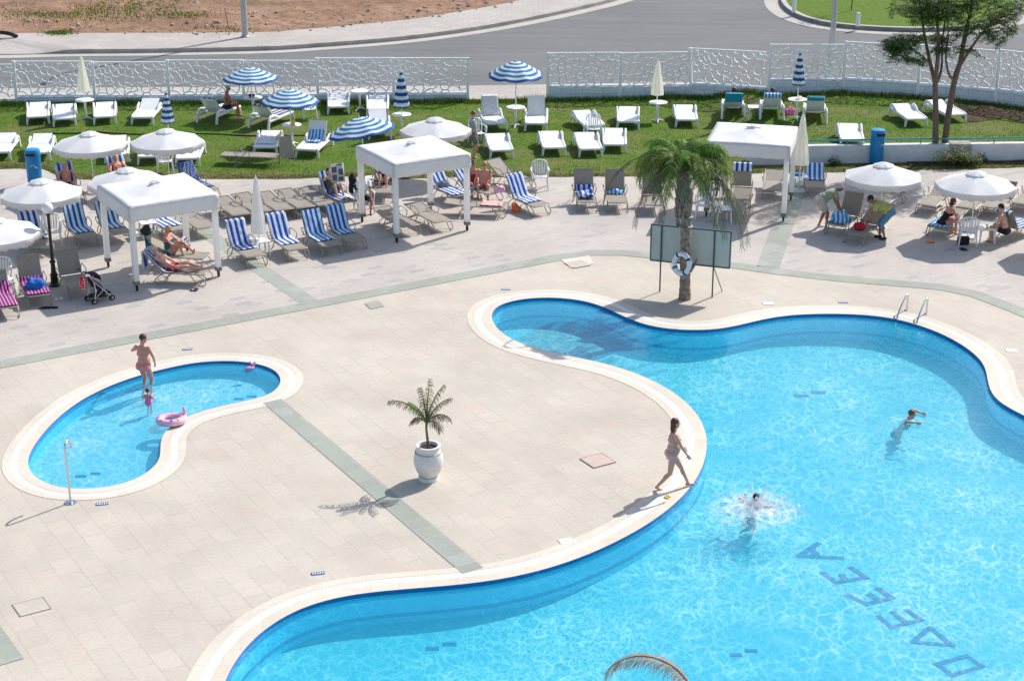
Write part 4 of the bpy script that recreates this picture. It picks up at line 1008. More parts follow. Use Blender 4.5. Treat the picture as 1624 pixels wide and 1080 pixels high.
def leaf_cloud(mb, c, r, n, rnd, size=.10, comp=True):
    for _ in range(n):
        d = V((rnd.gauss(0, 1), rnd.gauss(0, 1), rnd.gauss(0, .7))); d = d.normalized()*(rnd.random()**.45)
        p = V(c)+V((d.x*r[0], d.y*r[1], d.z*r[2])); a = rnd.uniform(0, 2*pi); dr = V((cos(a), sin(a), rnd.uniform(-.7, .15))).normalized(); sd = dr.cross(V((0, 0, 1))).normalized(); L = size*rnd.uniform(2.2, 3.6)
        if comp:
            for k in range(5):
                q = p+dr*L*(k+.4)/5
                for s in (-1, 1):
                    ld = (sd*s+dr*.5+V((0, 0, -.35+rnd.uniform(-.3, .2)))).normalized(); w = dr*size*.2; e = q+ld*size; mb.add([q, q+ld*size*.45+w, e, q+ld*size*.45-w], [(0, 1, 2, 3)])
        else:
            w = sd*size*.35; mb.add([p, p+dr*size*.5+w, p+dr*size, p+dr*size*.5-w], [(0, 1, 2, 3)])
# ================================================================ PLACEMENT: LAWN
R_ = radians
def W(u, v, Y):   # point of the photo's ray at depth row Y
    Z = ZAT(Y, v); dep = Y*CT-(Z-CH)*ST; return V(((u-812)/F*dep, Y, Z))
def on(root, y, x=0, z=0):
    c, s = cos(root.rotation_euler.z), sin(root.rotation_euler.z); return root.location+V((x*c-y*s, x*s+y*c, z))
def sitter(root, y, label, pose, **kw):
    x = kw.pop('x', 0); turn = kw.pop('turn', 0); return person(label, on(root, y, x), root.rotation_euler.z+pi+turn, pose, **kw)
LL = {}
for key, u, v, uh, a, lab in [
    ('a1', 61, 198, 63, 8, 'white plastic lounger, leftmost of the four flat ones in the row by the left fence'),
    ('a2', 103, 201, 104, 8, 'white plastic lounger just left of the round table with the cream closed parasol'),
    ('a3', 167, 198, 168, 8, 'white plastic lounger just right of the round table with the cream closed parasol'),
    ('a4', 226, 199, 241, 22, 'white plastic lounger slanting right, beside the leftmost closed striped parasol'),
    ('a7', 537, 182, 537, 8, 'white plastic lounger against the fence, left of the bare round table'),
    ('a8', 599, 186, 599, 8, 'white plastic lounger against the fence, right of the bare round table'),
    ('a9', 603, 222, 599, 30, 'white plastic lounger mostly hidden behind the striped parasol by the cabana'),
    ('b1', -2, 255, 13, 15, 'white plastic lounger cut by the left edge of the photo'),
    ('b2', 61, 256, 71, 15, 'white plastic lounger just behind the blue litter bin on the left'),
    ('b3', 186, 259, 187, 15, 'white plastic lounger behind the leftmost white parasol on the lawn'),
    ('b4', 238, 262, 246, 15, 'white plastic lounger half hidden under the second white parasol on the lawn'),
    ('b5', 298, 265, 306, 15, 'white plastic lounger sticking out right of the second white parasol on the lawn'),
    ('b6', 421, 247, 431, 8, 'white plastic lounger with a shaded cushion, left of the table under the striped parasol'),
    ('b7', 487, 251, 511, 60, 'white plastic lounger with its back up and a blue striped towel, on the left lawn'),
    ('c1', 787, 209, 774, 62, 'white plastic lounger with its back up, left of the table in the entrance gap'),
    ('c2', 850, 209, 851, 62, 'white plastic lounger with its back up, right of the table in the entrance gap'),
    ('c3', 943, 212, 922, 8, 'white plastic lounger slanting behind a white plastic chair'),
    ('c4', 996, 206, 995, 8, 'white plastic lounger left of the cream closed parasol by the right fence'),
    ('c5', 1089, 203, 1084, 8, 'white plastic lounger right above the green palm crown'),
    ('c6', 796, 252, 786, 8, 'white plastic lounger nearest the standing man in grey'),
    ('c7', 879, 248, 872, 8, 'white plastic lounger directly above the lone chair on the terrace edge'),
    ('c8', 937, 250, 928, 8, 'white plastic lounger in front of the chair, left of a matching pair'),
    ('c9', 975, 243, 974, 8, 'white plastic lounger in front, right one of a matching pair'),
    ('d1', 1351, 236, 1343, 8, 'white plastic lounger right behind the teal handrail')]:
    LL[key] = lawn_lounger(u, v, uh, lab, a)
LL['d2'] = lawn_lounger(1453, 202, 1425, 'white plastic lounger standing alone left of the two tree trunks', 8)
LL['d3'] = lawn_lounger(1516, 195, 1478, 'white plastic lounger partly hidden by the two tree trunks', 8)
# loungers seen from behind, heads to the camera
for key, uh, vh, uf, a, lab in [('e1', 327, 197, 368, 50, 'white lounger seen from behind with a tanned man sitting on it'), ('e2', 409, 206, 452, 50, 'white lounger seen from behind draped with an orange and blue striped towel'),
                                ('f1', 1163, 190, 1160, 55, 'white lounger from behind, teal towel over its back, leftmost by the right fence'),
                                ('f2', 1224, 191, 1222, 55, 'white lounger from behind, striped towel over its back, middle of three'), ('f3', 1292, 197, 1290, 55, 'white lounger from behind with turquoise towel, right of the closed blue parasol')]:
    h = GL(uh, vh); best = min((abs(P((h.x+1.8*cos(q), h.y+1.8*sin(q), h.z))[0]-uf), q) for q in [R_(15+k) for k in range(150)])[1]
    f = h+V((cos(best), sin(best), 0))*1.8; LL[key] = place(('pl', a), plastic_lounger(R_(a)), f, best+pi-pi/2, lab, 'sun lounger', GL_LAWN)
towel_on(LL['b7'], 60, .75, 1.5, 'towel3', 'blue striped towel bunched on the raised lounger on the left lawn', .25, .31, seed=3, crumple=.6)
towel_on(LL['e2'], 50, .05, 1.95, 'towelm', 'multicoloured striped towel spread over the lounger by the striped parasol', .30, .31, seed=4)
towel_on(LL['e1'], 50, .5, 1.86, 'towelm', 'dark patterned towel under the tanned man on the lawn', .29, .31, seed=5)
towel_on(LL['f1'], 55, .3, 2.2, 'teal_towel', 'teal towel hanging over the back of the leftmost lounger by the right fence', .31, .31, seed=6)
towel_on(LL['f2'], 55, .3, 2.05, 'towel3', 'blue and white towel over the back of the middle lounger by the right fence', .29, .31, seed=7)
towel_on(LL['f3'], 55, .6, 2.02, 'teal_towel', 'turquoise towel on the lounger right of the closed blue parasol', .28, .31, seed=8)
towel_on(LL['b6'], 8, .25, 1.5, 'c_white', 'plain white towel lying on the lounger left of the striped parasol table', .27, .31, seed=9)
towel_on(LL['c1'], 62, 1.1, 1.9, 'c_white', 'plain white cover on the raised lounger left of the entrance table', .28, .31, seed=9)
heap('folded_towel', LL['f2'].location+V((.55, -.9, 0)), .22, .16, .16, 'c_pink', 'pink towel hanging beside the middle lounger by the right fence', 'towel', 3)
# tables and chairs
for u, v, lab in [(137, 190, 'round white table under the cream closed parasol by the left fence'), (571, 175, 'bare round white table between two loungers by the fence'), (638, 214, 'round white table under the large closed striped parasol'),
                  (464, 231, 'round white table under the open striped parasol on the left lawn'), (403, 186, 'round white table beside the tanned man on the lawn'), (818, 202, 'round white table under the striped parasol in the entrance gap'),
                  (1043, 194, 'round white table under the cream closed parasol by the right fence'), (1263, 190, 'round white table with a hat under the closed blue parasol on the right')]:
    place('rt', round_table, GL(u, v), u*.01, lab, 'table', 'round white garden tables')
for u, v, a, lab, z in [(492, 188, 10, 'white plastic chair right of the open striped parasol on the left lawn', 1), (757, 229, -160, 'white plastic chair next to the standing man in grey', 1), (856, 299, 180, 'lone white plastic chair at the terrace edge below the lawn', 0),
                        (941, 222, 180, 'white plastic chair among the loungers in the middle of the lawn', 1), (263, 274, 190, 'white plastic chair under the second white parasol on the lawn', 1), (84, 388, 195, 'white plastic chair behind the black lamp post', 0),
                        (578, 336, 200, 'white plastic chair draped with clothes and a seated person', 0), (1117, 345, 170, 'white plastic chair hidden behind the green palm fronds', 0), (1534, 386, -12, 'white plastic chair with its back to the camera, beside the drinks table', 0), (2, 462, 170, 'white plastic chair cut off by the left edge of the photo', 0)]:
    place('ch', chair, GL(u, v) if z else G(u, v, .006), R_(a), lab, 'chair', 'white plastic garden chairs')
for u, v, a, lab, z in [(1196, 188, 0, 'small white side table between the two left loungers by the right fence', 1), (1145, 352, 10, 'small white side table right of the palm trunk', 0), (413, 404, 25, 'small white side table at the foot of the closed white parasol', 0), (1561, 384, 5, 'small white side table with a yellow drink', 0),
                        (236, 374, 25, 'small white side table seen under the left cabana', 0), (1267, 300, 5, 'small white side table under the closed parasol beside the right cabana', 0), (10, 470, 25, 'small white side table at the left edge of the photo', 0), (588, 303, 20, 'small white side table behind the middle cabana', 0)]:
    place('st', stool, GL(u, v) if z else G(u, v, .006), R_(a), lab, 'side table', 'small white side tables')
# parasols
def para(key, b, u, v, rz, lab, g, lawn=1, cat='parasol'):
    return place(key, b, GL(u, v) if lawn else G(u, v, .006), rz, lab, cat, g)
GS, GW, GC = 'open blue and white striped parasols', 'open white fringed parasols', 'closed parasols'
so_ = umbrella_open('blue', 1.02, 2.12, 1.66, base=False)
para('ub', so_, 401, 187, .2, 'open blue striped parasol farthest left, above the tanned man', GS).scale = (1, 1, .87); para('ub', so_, 463, 232, .1, 'open blue striped parasol over a round table, second from the left', GS).scale = (1, 1, .93)
para('ub3', umbrella_open('blue', 1.12, 2.12, 1.66, tilt=R_(-10), base=True), 577, 290, 1.2, 'open blue striped parasol tilted behind the middle cabana', GS); para('ub', so_, 818, 202, .4, 'open blue striped parasol standing in the entrance gap of the fence', GS).scale = (1, 1, 1.12)
ww = umbrella_open('white', 1.14, 1.93, 1.58)
for u, v, rz, lab, lw in [(150, 302, .3, 'open white parasol on the left lawn edge, leftmost of two side by side', 0), (270, 297, .1, 'open white parasol on the left lawn edge, right one of two side by side', 0), (74, 386, .5, 'open white fringed parasol behind the black lamp post', 0),
                          (4, 455, .2, 'open white parasol cut off by the left edge of the photo', 0), (209, 366, .35, 'open white parasol peeking out behind the left cabana', 0), (692, 277, .1, 'open white parasol right behind the middle cabana', 1),
                          (1394, 357, .2, 'open white fringed parasol over the two bending men', 0), (1539, 372, .45, 'open white fringed parasol over the seated woman and man on the right', 0), (1700, 395, .45, 'open white parasol beyond the right edge of the photo', 0)]:
    para('uw', ww, u, v+5, rz, lab, GW, lw)
cb, cc, cw = umbrella_closed('blue', 1.12, 2.12, .20, False), umbrella_closed('cream', 1.1, 2.42, .21, False), umbrella_closed('white', .62, 2.2, .19, False)
para('cb', cb, 270, 247, 0, 'closed blue and white striped parasol standing on the left lawn', GC); para('cb2', umbrella_closed('blue', .98, 2.18, .25, False), 638, 214, 1, 'large closed blue striped parasol over a round table by the fence', GC); para('cb', cb, 1263, 190, 2, 'closed blue striped parasol in front of the right fence', GC).scale = (1, 1, 1.10)
para('cc', cc, 137, 190, 0, 'cream closed parasol on a round table by the left fence', GC).scale = (1, 1, .94); para('cc', cc, 1041, 194, 1, 'cream closed parasol on a round table by the right fence', GC).scale = (1, 1, .91)
para('cw', cw, 412, 403, 0, 'closed white parasol among the towel covered loungers', GC, 0); para('cw2', umbrella_closed('cream', .85, 2.42, .24, True), 1267, 303, 1, 'closed cream parasol beside the right cabana', GC, 0)
# ================================================================ TERRACE
SL = {}
A_ = 120
for key, u, v, ang, a, lab in [
    ('s1', 408, 424, 121, 62, 'sling lounger with a blue striped towel, left of the closed white parasol'), ('s2', 474, 413, 121, 62, 'sling lounger with a blue striped towel, just right of the closed white parasol'),
    ('s3', 528, 406, 120, 60, 'sling lounger with a wavy blue towel, left of a close pair'), ('s4', 567, 398, 120, 62, 'sling lounger with a blue striped towel, right of a close pair beside the middle cabana'),
    ('t1', 385, 357, A_, 6, 'empty flat sling lounger, leftmost of the row behind the closed white parasol'), ('t2', 418, 352, A_, 8, 'empty flat sling lounger directly behind the closed white parasol'), ('t3', 453, 349, A_, 6, 'empty flat sling lounger, third of the row behind the closed white parasol'), ('t4', 487, 345, A_, 8, 'empty flat sling lounger, fourth of the row behind the closed white parasol'),
    ('t5', 520, 341, A_, 6, 'empty flat sling lounger right next to the man reading a newspaper'), ('t6', 553, 337, A_, 55, 'sling lounger with a man reading a newspaper'),
    ('l1', 64, 487, 114, 66, 'sling lounger with a purple striped towel and a blue bundle'), ('l2', 132, 474, 118, 66, 'bare sling lounger with raised back behind the pushchair'), ('l3', 12, 507, 114, 40, 'sling lounger with a purple towel cut off by the left photo edge'),
    ('m1', 142, 394, 119, 58, 'sling lounger with a blue striped towel right of the black lamp post'), ('m2', 194, 388, 119, 50, 'sling lounger with a blue towel behind the left cabana post'), ('m3', 70, 408, 118, 50, 'sling lounger with a blue towel partly hidden by a white parasol at left'),
    ('m4', 283, 382, 125, 10, 'flat sling lounger with a blue towel seen through the left cabana'), ('m5', 330, 378, 122, 8, 'flat empty sling lounger behind the right post of the left cabana'),
    ('k1', 331, 449, 172, 45, 'sling lounger in the left cabana carrying a lying man'), ('k2', 327, 424, 168, 50, 'sling lounger in the left cabana carrying a reading woman'),
    ('c1', 652, 375, 122, 8, 'empty flat sling lounger under the middle cabana, left one'), ('c2', 703, 368, 122, 8, 'empty flat sling lounger under the middle cabana, right one'), ('c3', 803, 342, 172, 6, 'flat sling lounger with an orange towel right of the middle cabana'),
    ('c4', 860, 343, 124, 58, 'sling lounger with a blue striped towel below the lone white chair'), ('c5', 733, 326, 125, 45, 'sling lounger with a blue towel and a grey bag behind the middle cabana'), ('c6', 786, 322, 135, 45, 'sling lounger with a blue towel where a couple sits'),
    ('c7', 838, 303, 130, 30, 'empty sling lounger at the lawn edge behind the seated couple'), ('h1', 607, 322, 92, 50, 'sling lounger seen through the middle cabana carrying a person with bent knees'),
    ('i1', 932, 337, 94, 74, 'sling lounger with a crumpled blue towel, left of two facing the camera'), ('i2', 980, 338, 92, 74, 'sling lounger with a small folded towel, right of two facing the camera'), ('i3', 1038, 342, 90, 66, 'sling lounger hidden behind the palm crown'),
    ('p1', 1174, 328, 82, 60, 'sling lounger with a navy towel over its back, right of the palm'), ('p2', 1163, 352, 74, 20, 'sling lounger beside the small table right of the palm'),
    ('n1', 1224, 318, 80, 14, 'flat sling lounger behind the posts of the right cabana'), ('n2', 1292, 314, 82, 22, 'flat sling lounger with a blue towel right of the right cabana'),
    ('q1', 1322, 374, 57, 66, 'sling lounger with raised back where the man in a cap lays a towel'), ('q2', 1353, 388, 57, 20, 'sling lounger with a red bag in front of the man in a yellow green shirt'),
    ('q3', 1394, 336, 57, 30, 'sling lounger behind the pole of the parasol over the bending men'), ('q4', 1467, 342, 60, 14, 'empty flat sling lounger in the sun between the two open white parasols on the right'),
    ('q5', 1530, 346, 60, 30, 'sling lounger under the right white parasol with a black bag on it'), ('q6', 1570, 346, 60, 34, 'sling lounger behind the man with the sunburnt back'), ('q7', 1618, 340, 60, 20, 'sling lounger cut by the right edge of the photo'),
    ('w1', 1484, 378, 57, 10, 'sling lounger with a blue towel under the woman in black'), ('x1', 1634, 366, 222, 58, 'sling lounger seen from behind with the sunburnt man on it')]:
    SL[key] = deck_lounger(u, v, ang, a, lab)
# a lounger lying in the shade on the lawn and a folded one
place(('sl', 0), sling_lounger(0), GL(440, 262), R_(172)-pi/2, 'low grey sling lounger lying crosswise in shade on the left lawn', 'sun lounger', GL_DECK)
fr = empty('folded_deckchair', GL(455, 262), .5, 'folded tan deckchair frame leaning at the table on the left lawn', 'deckchair')
for k, (dx, tl) in enumerate(((-.22, .3), (.22, .3))): MB().tube([(dx, -.2, 0), (dx, .12, 1.0)], .014, 6).build('frame_bar', MT['tanmetal'], fr); MB().tube([(dx*.8, .25, 0), (dx*.8, .05, .8)], .014, 6).build('frame_bar', MT['tanmetal'], fr)
MB().add([(-.2, -.12, .25), (.2, -.12, .25), (.2, .10, .95), (-.2, .10, .95)], [(0, 1, 2, 3)]).build('sling', MT['sling'], fr)
heap('beach_toy', GL(463, 231)+V((.1, -.15, .74)), .07, .07, .12, 'yellow', 'small yellow beach toy on the table under the second striped parasol', 'toy', 4)
tw = [('s1', 62, .62, 1.92, 'towel', 'royal blue striped towel on the lounger left of the closed white parasol'), ('s2', 62, .48, 1.92, 'towel', 'royal blue striped towel on the lounger right of the closed white parasol'), ('s3', 60, .38, 1.98, 'towel2', 'azure striped towel slipping off the left lounger of the close pair'), ('s4', 62, .62, 1.92, 'towel2', 'azure striped towel on the right lounger of the close pair'),
      ('t6', 55, .3, 1.92, 'towel', 'blue striped towel under the newspaper reader'), ('m1', 58, .45, 1.92, 'towel2', 'azure striped towel right of the black lamp post'), ('m2', 50, .55, 1.9, 'towel2', 'azure striped towel behind the left cabana post'), ('m3', 50, .6, 1.92, 'towel', 'royal blue striped towel behind the white parasol at far left'),
      ('m4', 10, .35, 1.5, 'towel', 'blue striped towel on the flat lounger seen through the left cabana'), ('k1', 45, .9, 1.9, 'towel', 'white and blue towel under the lying man in the left cabana'), ('c4', 58, .42, 1.92, 'towel', 'royal blue striped towel on the lounger below the lone chair'), ('c5', 45, .05, 1.92, 'towel', 'blue striped towel with a grey bag on it, behind the middle cabana'),
      ('c6', 45, .7, 1.92, 'towel', 'blue striped towel behind the seated couple'), ('n2', 22, .8, 1.95, 'towel2', 'blue towel across the lounger right of the right cabana'), ('w1', 10, .02, .95, 'towel3', 'blue striped towel under the woman in black'), ('x1', 58, .2, 1.98, 'towel2', 'blue towel under the sunburnt man'),
      ('l1', 66, .04, 1.28, 'towelp', 'purple striped towel under a blue bundle'), ('l3', 40, .03, 1.5, 'towelp', 'purple striped towel cut off by the left photo edge'), ('p1', 60, 1.6, 2.1, 'towel', 'navy striped towel over the top of the lounger right of the palm')]
for i, (k, a, s0, s1, m_, lab) in enumerate(tw): towel_on(SL[k], a, s0, s1, m_, lab, .28 if k[0] != 'l' else .31, seed=20+i*3, crumple=.12 if k in ('c5', 's3', 'w1') else 0)
towel_on(SL['i1'], 74, .25, 1.35, 'towel', 'crumpled blue striped towel on the left lounger facing the camera', .24, seed=91, crumple=1.0)
towel_on(SL['c3'], 6, .1, .75, 'c_pinkprint', 'peach coloured towel on the flat lounger right of the middle cabana', .24, seed=95, crumple=.2)
heap('folded_towel', on(SL['i2'], .95, 0, .33), .24, .13, .09, 'towel3', 'small folded blue towel on the right lounger facing the camera', 'towel', 2)
heap('folded_towel', on(SL['l1'], .52, 0, .35), .26, .20, .16, 'blue_towel', 'bright blue bundle on the purple striped towel', 'towel', 5)
heap('towel', on(SL['q1'], .35, .05, .33), .30, .24, .20, 'towel3', 'blue and white towel being laid out by the man in a cap', 'towel', 8)
# towels hanging over the raised backs in the left cabana
def hanging(name, c, w, h, mat, label, rz, seed):
    vs, fs = [], []; n, m_ = 12, 10
    for i in range(n+1):
        for j in range(m_+1):
            x = (i/n-.5)*w*(1-.12*j/m_); z = -h*j/m_; vs.append((x+.02*noise.noise((z*5, seed, 0)), .045*sin(x*26+seed)*(j/m_)+.02*noise.noise((x*9, z*6, seed)), z))
    for i in range(n):
        for j in range(m_): k = i*(m_+1)+j; fs.append((k, k+m_+1, k+m_+2, k+1))
    vs2 = [(x, .10+.0*y, z*.35) for x, y, z in vs]; o = MB().add(vs, fs).add(vs2, fs).add([(v[0], v[1], 0) for v in vs[::m_+1]]+[(v[0], .10, 0) for v in vs[::m_+1]], [(i, i+1, i+n+2, i+n+1) for i in range(n)]).build(name, MT[mat], None, True)
    s = o.modifiers.new('t', 'SOLIDIFY'); s.thickness = .01; o.location = c; o.rotation_euler = (0, 0, rz); return tag(o, label, 'towel')
k2h = on(SL['k2'], 1.64, 0, .86); k1h = on(SL['k1'], 1.68, 0, .84)
hanging('towel', on(SL['k2'], 1.66, .05, .88), .50, .62, 'teal_towel', 'teal towel hanging from the back of the reading woman’s lounger', SL['k2'].rotation_euler.z+pi, 1)
hanging('towel', on(SL['k1'], 1.70, 0, .86), .52, .48, 'towel2', 'blue and white towel hanging from the back of the lying man’s lounger', SL['k1'].rotation_euler.z+pi, 4)
heap('bag', on(SL['k2'], 1.60, -.18, .90), .14, .12, .16, 'black', 'black bag on top of the lounger back in the left cabana', 'bag', 3)
# cabanas
def ctr(pts): q = [G(*p) for p in pts]; return sum(q, V((0, 0, 0)))/len(q)
cab = cabana()
place('cab', cab, ctr([(218, 463), (349, 440), (300, 400), (167, 425)])+V((0, 0, .006)), R_(31), 'white fabric cabana on castors shading a reading woman and a lying man', 'cabana', 'white fabric cabanas')
place('cab', cab, ctr([(631, 388), (742, 369), (682, 330), (573, 352)])+V((0, 0, .006)), R_(30), 'white fabric cabana on castors in the middle of the terrace', 'cabana', 'white fabric cabanas')
q = G(1242, 352); e1 = V((cos(R_(-14)), sin(R_(-14)), 0)); e2 = V((-e1.y, e1.x, 0))
place('cab', cab, q-e1*1.14+e2*1.14+V((0, 0, .006)), R_(-14), 'white fabric cabana on castors right behind the green palm', 'cabana', 'white fabric cabanas')
# bins, lamp posts
place('bin', bin_, G(56, 292, .006), R_(20), 'blue litter bin at the lawn edge on the far left', 'litter bin', 'blue litter bins'); place('bin', bin_, G(1389, 259, .05), R_(40), 'blue litter bin in front of the white retaining wall', 'litter bin', 'blue litter bins')
lp = empty('garden_lamp', G(87, 453, .006), 0, 'black cast iron lamp post with a white globe among the loungers', 'lamp post')
MB().lathe([(.001, 0), (.15, 0), (.15, .03), (.10, .07), (.095, .28), (.11, .30), (.07, .36), (.055, .62), (.08, .64), (.08, .68), (.045, .72), (.038, 1.9), (.05, 1.95), (.07, 2.0), (.001, 2.02)], 16).build('post', MT['iron'], lp, True)
MB().ball((0, 0, 2.13), .15, n=20, m=14).build('globe', MT['globe'], lp, True)
l2 = empty('street_lamp', G(389, 59, .15), 0, 'grey steel street lamp post on the far pavement', 'street lamp', 'street lamp posts')
MB().tube([(0, 0, 0), (0, 0, 3.2), (0, 0, 8)], [.14, .10, .06], 12).build('post', MT['galv'], l2, True); MB().lathe([(.2, 0), (.2, .04), (.13, .08), (.12, .5), (.11, .52), (.001, .52)], 12).build('post_base', MT['galv'], l2, True)
MB().tube([(0, 0, 7.9), (0, -.5, 8.15), (0, -1.3, 8.25)], .04, 8).build('lamp_arm', MT['galv'], l2, True); MB().ball((0, -1.6, 8.22), .16, .38, .09).build('lamp_head', MT['galv'], l2, True)
fb = interp(FBx, G(1318, 130).x); l3 = copy_tree(l2); l3.location = (W(1316, 128, fb+.7).x, fb+.7, 0); tag(l3, 'grey steel street lamp post just behind the curving fence'); MB
for u, v, lab in [(1259, 20, 'white roundabout bollard, leftmost'), (1360, 42, 'white roundabout bollard nearest the street lamp post'), (1613, 22, 'white roundabout bollard, rightmost')]:
    def bol():
        r = empty('bollard'); MB().lathe([(.10, 0), (.09, .55), (.08, .6), (.001, .62)], 12).build('post', MT['plastic'], r, True); MB().lathe([(.091, .38), (.0905, .47)], 12).build('reflector_band', MT['grey'], r, True); return r
    place('bol', bol, G(u, v, .17)+V((0, 0, 0)), 0, lab, 'bollard', 'white bollards on the roundabout')
sp = empty('sapling', G(1350, 17, .17), 0, 'thin young sapling with a stake on the roundabout grass', 'tree'); MB().tube([(0, 0, 0), (.05, 0, 1.2), (.02, 0, 2.6)], [.03, .025, .015], 6).build('trunk', MT['bark'], sp, True)
rnd = random.Random(5); mb = MB(); leaf_cloud(mb, (0, 0, 2.6), (.7, .7, .7), 120, rnd, .12, False); mb.build('crown', MT['leaf'], sp)
st = empty('stake', G(364, 53, .15), 0, 'thin dark stake standing in the dirt field beside the street lamp', 'stake'); MB().tube([(0, 0, 0), (-.15, 0, 1.1)], .025, 6).build('pole', MT['grey'], st)
# ---- signboard
a, b = G(1047, 462), G(1130, 471); d = (b-a); L = d.length; ang = atan2(d.y, d.x); sb = empty('signboard', a, ang, 'framed grey green noticeboard seen from behind, on two thin posts by the palm', 'signboard')
zb, zt = ZAT(a.y, 413), ZAT(a.y, 358.5); x0, x1 = -.27, L+.40
MB().box(x0, x1, -.02, .02, zb, zt).build('board', MT['glassboard'], sb)
for nm, bb in (('frame', (x0-.02, x1+.02, -.03, .03, zt, zt+.035)), ('frame', (x0-.02, x1+.02, -.03, .03, zb-.035, zb)), ('frame', (x0-.03, x0, -.03, .03, zb, zt)), ('frame', (x1, x1+.03, -.03, .03, zb, zt))): MB().box(*bb).build(nm, MT['boardframe'], sb)
for x in (0, L): MB().tube([(x, -.05, 0), (x, -.05, zt+.02)], .02, 8).build('post', MT['boardframe'], sb, True)
MB().tube([(L, -.03, zb-.02), (L+.15, .5, 0)], .012, 6).build('brace', MT['boardframe'], sb)
# ---- shower, ladder
sh = empty('pool_shower', G(112, 797, 0), 0, 'slim steel shower pole with a hooked top beside the paddling pool', 'shower')
MB().tube(catmull([(0, 0, 0), (0, 0, .6), (-.005, 0, 1.15), (.005, .08, 1.25), (.02, .2, 1.25), (.03, .27, 1.17), (.035, .29, 1.08)], n=5), .022, 10).build('pipe', MT['steel'], sh, True); MB().lathe([(.12, 0), (.12, .015), (.04, .02), (.035, .06), (.001, .06)], 16).build('base_plate', MT['steel'], sh, True); MB().ball((.035, .29, 1.06), .03).build('nozzle', MT['steel'], sh, True)
ld = empty('pool_ladder', G(1454, 494, 0), 0, 'stainless steel pool ladder with two curved handrails at the far pool edge', 'ladder')
o0 = ld.location; rails = []
for (du, dv), (eu, ev) in (((1438, 492), (1411, 519)), ((1469, 498), (1443, 527))):
    A = G(du, dv)-o0; Bp = G(eu, ev, -.06)-o0; h = (Bp-A); h.z = 0; hn = h.normalized(); Lh = h.length*.62
    pts = catmull([A, A+V((0, 0, .35)), A+hn*.04+V((0, 0, .42)), A+hn*.14+V((0, 0, .43)), A+hn*Lh*.75+V((0, 0, .18)), A+hn*Lh-V((0, 0, .10)), A+hn*(Lh+.02)-V((0, 0, .60))], n=5); rails.append(pts)
    MB().tube(pts, .022, 10).build('handrail', MT['steel'], ld, True); MB().lathe([(.06, 0), (.06, .012), (.03, .02), (.001, .02)], 12, 0, M.Translation(A)).build('flange', MT['steel'], ld, True)
for t in (-.20, -.38, -.56):
    p, q = rails[0][-1].copy(), rails[1][-1].copy(); p.z = q.z = t; MB().tube([p, q], .03, 8, flat=.4).build('step', MT['steel'], ld, True)
# ---- pot palm
pot = empty('flower_pot', G(680, 760, 0), 0, 'large bulbous whitewashed pot with a brown ring, holding a small palm', 'pot')
MT['pot'] = plain('whitewashed_pot', (.74, .73, .71), .7, var=.10, nscale=5, bmp=.3, bscale=12)
MT['pottrim'] = plain('worn_terracotta', (.50, .42, .34), .85, var=.5, nscale=16, bmp=.4)
MB().lathe([(.001, 0), (.20, 0), (.205, .06), (.185, .09), (.20, .13), (.25, .22), (.288, .34), (.300, .44), (.285, .55), (.255, .62), (.235, .66), (.235, .70), (.25, .72), (.25, .755), (.225, .765), (.195, .755), (.19, .68), (.001, .68)], 36).build('pot_body', MT['pot'], pot, True)
MB().tube([(.262*cos(t*pi/18), .262*sin(t*pi/18), .615) for t in range(36)], .012, 6, closed=True).build('moulding', MT['pottrim'], pot, True); MB().tube([(.19*cos(t*pi/18), .19*sin(t*pi/18), .10) for t in range(36)], .014, 6, closed=True).build('foot_ring', MT['pottrim'], pot, True)
MB().lathe([(.001, .69), (.188, .688)], 20).build('soil', MT['soil'], pot)
pp = empty('palm_tree', G(680, 760, 0)+V((0, 0, .685)), 0, 'small wilting palm growing in the whitewashed pot', 'palm', None)
MB().tube([(0, 0, 0), (-.01, 0, .2), (-.03, 0, .42), (-.02, 0, .56)], [.04, .028, .024, .03], 8).build('trunk', plain('thin_palm_stem', (.16, .14, .07), .8, var=.4, nscale=12), pp, True)
for k, (az, e, bend, L, mt, ti) in enumerate([(1.0, 1.52, .25, .92, 'pwilt', 0), (.3, 1.38, .6, .88, 'pwilt', 0), (-.3, 1.2, .8, .82, 'pwilt', 0), (3.0, 1.05, 1.3, .95, 'pdry', 0), (3.3, 1.25, .7, .60, 'pbright', 0), (.1, 1.0, 2.2, .6, 'pdry', 0), (2.2, 1.45, .4, .75, 'pwilt', 0), (5.6, .8, 2.4, .5, 'pdry', 0), (2.7, .8, 2.4, .45, 'pdry', 0)]):
    frond(pp, ('pot', k), (L, e, bend, 24, .20, 1.2, mt, 40+k, .0085, .2), (-.02, 0, .54), az)
# ---- main palm
pb = G(1086, 474); pm = empty('palm_tree', pb, 0, 'tall green palm with drooping fronds standing at the pool edge in front of the noticeboard', 'palm')
hc = ZAT(pb.y, 268); top = V((W(1083, 268, pb.y).x-pb.x, 0, hc))
mb = MB(); path = [V((0, 0, 0)), V((-.01, 0, .4)), V((-.03, 0, 1.2)), V((-.04, 0, 2.0)), V((-.02, 0, 2.8)), V((top.x*.6, 0, hc-.55)), V((top.x, 0, hc-.05))]
pts = catmull(path, n=8); nP = len(pts); MT['trunkm'] = plain('palm_trunk_fibre', (.30, .225, .18), .95, var=.6, nscale=9, bmp=1.0, bscale=14)
rad = [interp([(0, .165), (.35, .14), (1.3, .13), (2.3, .13), (3.0, .145), (3.6, .15), (4.4, .12)], p.z)*(1+.05*sin(i*2.4)) for i, p in enumerate(pts)]
mb.tube(pts, rad, 16)
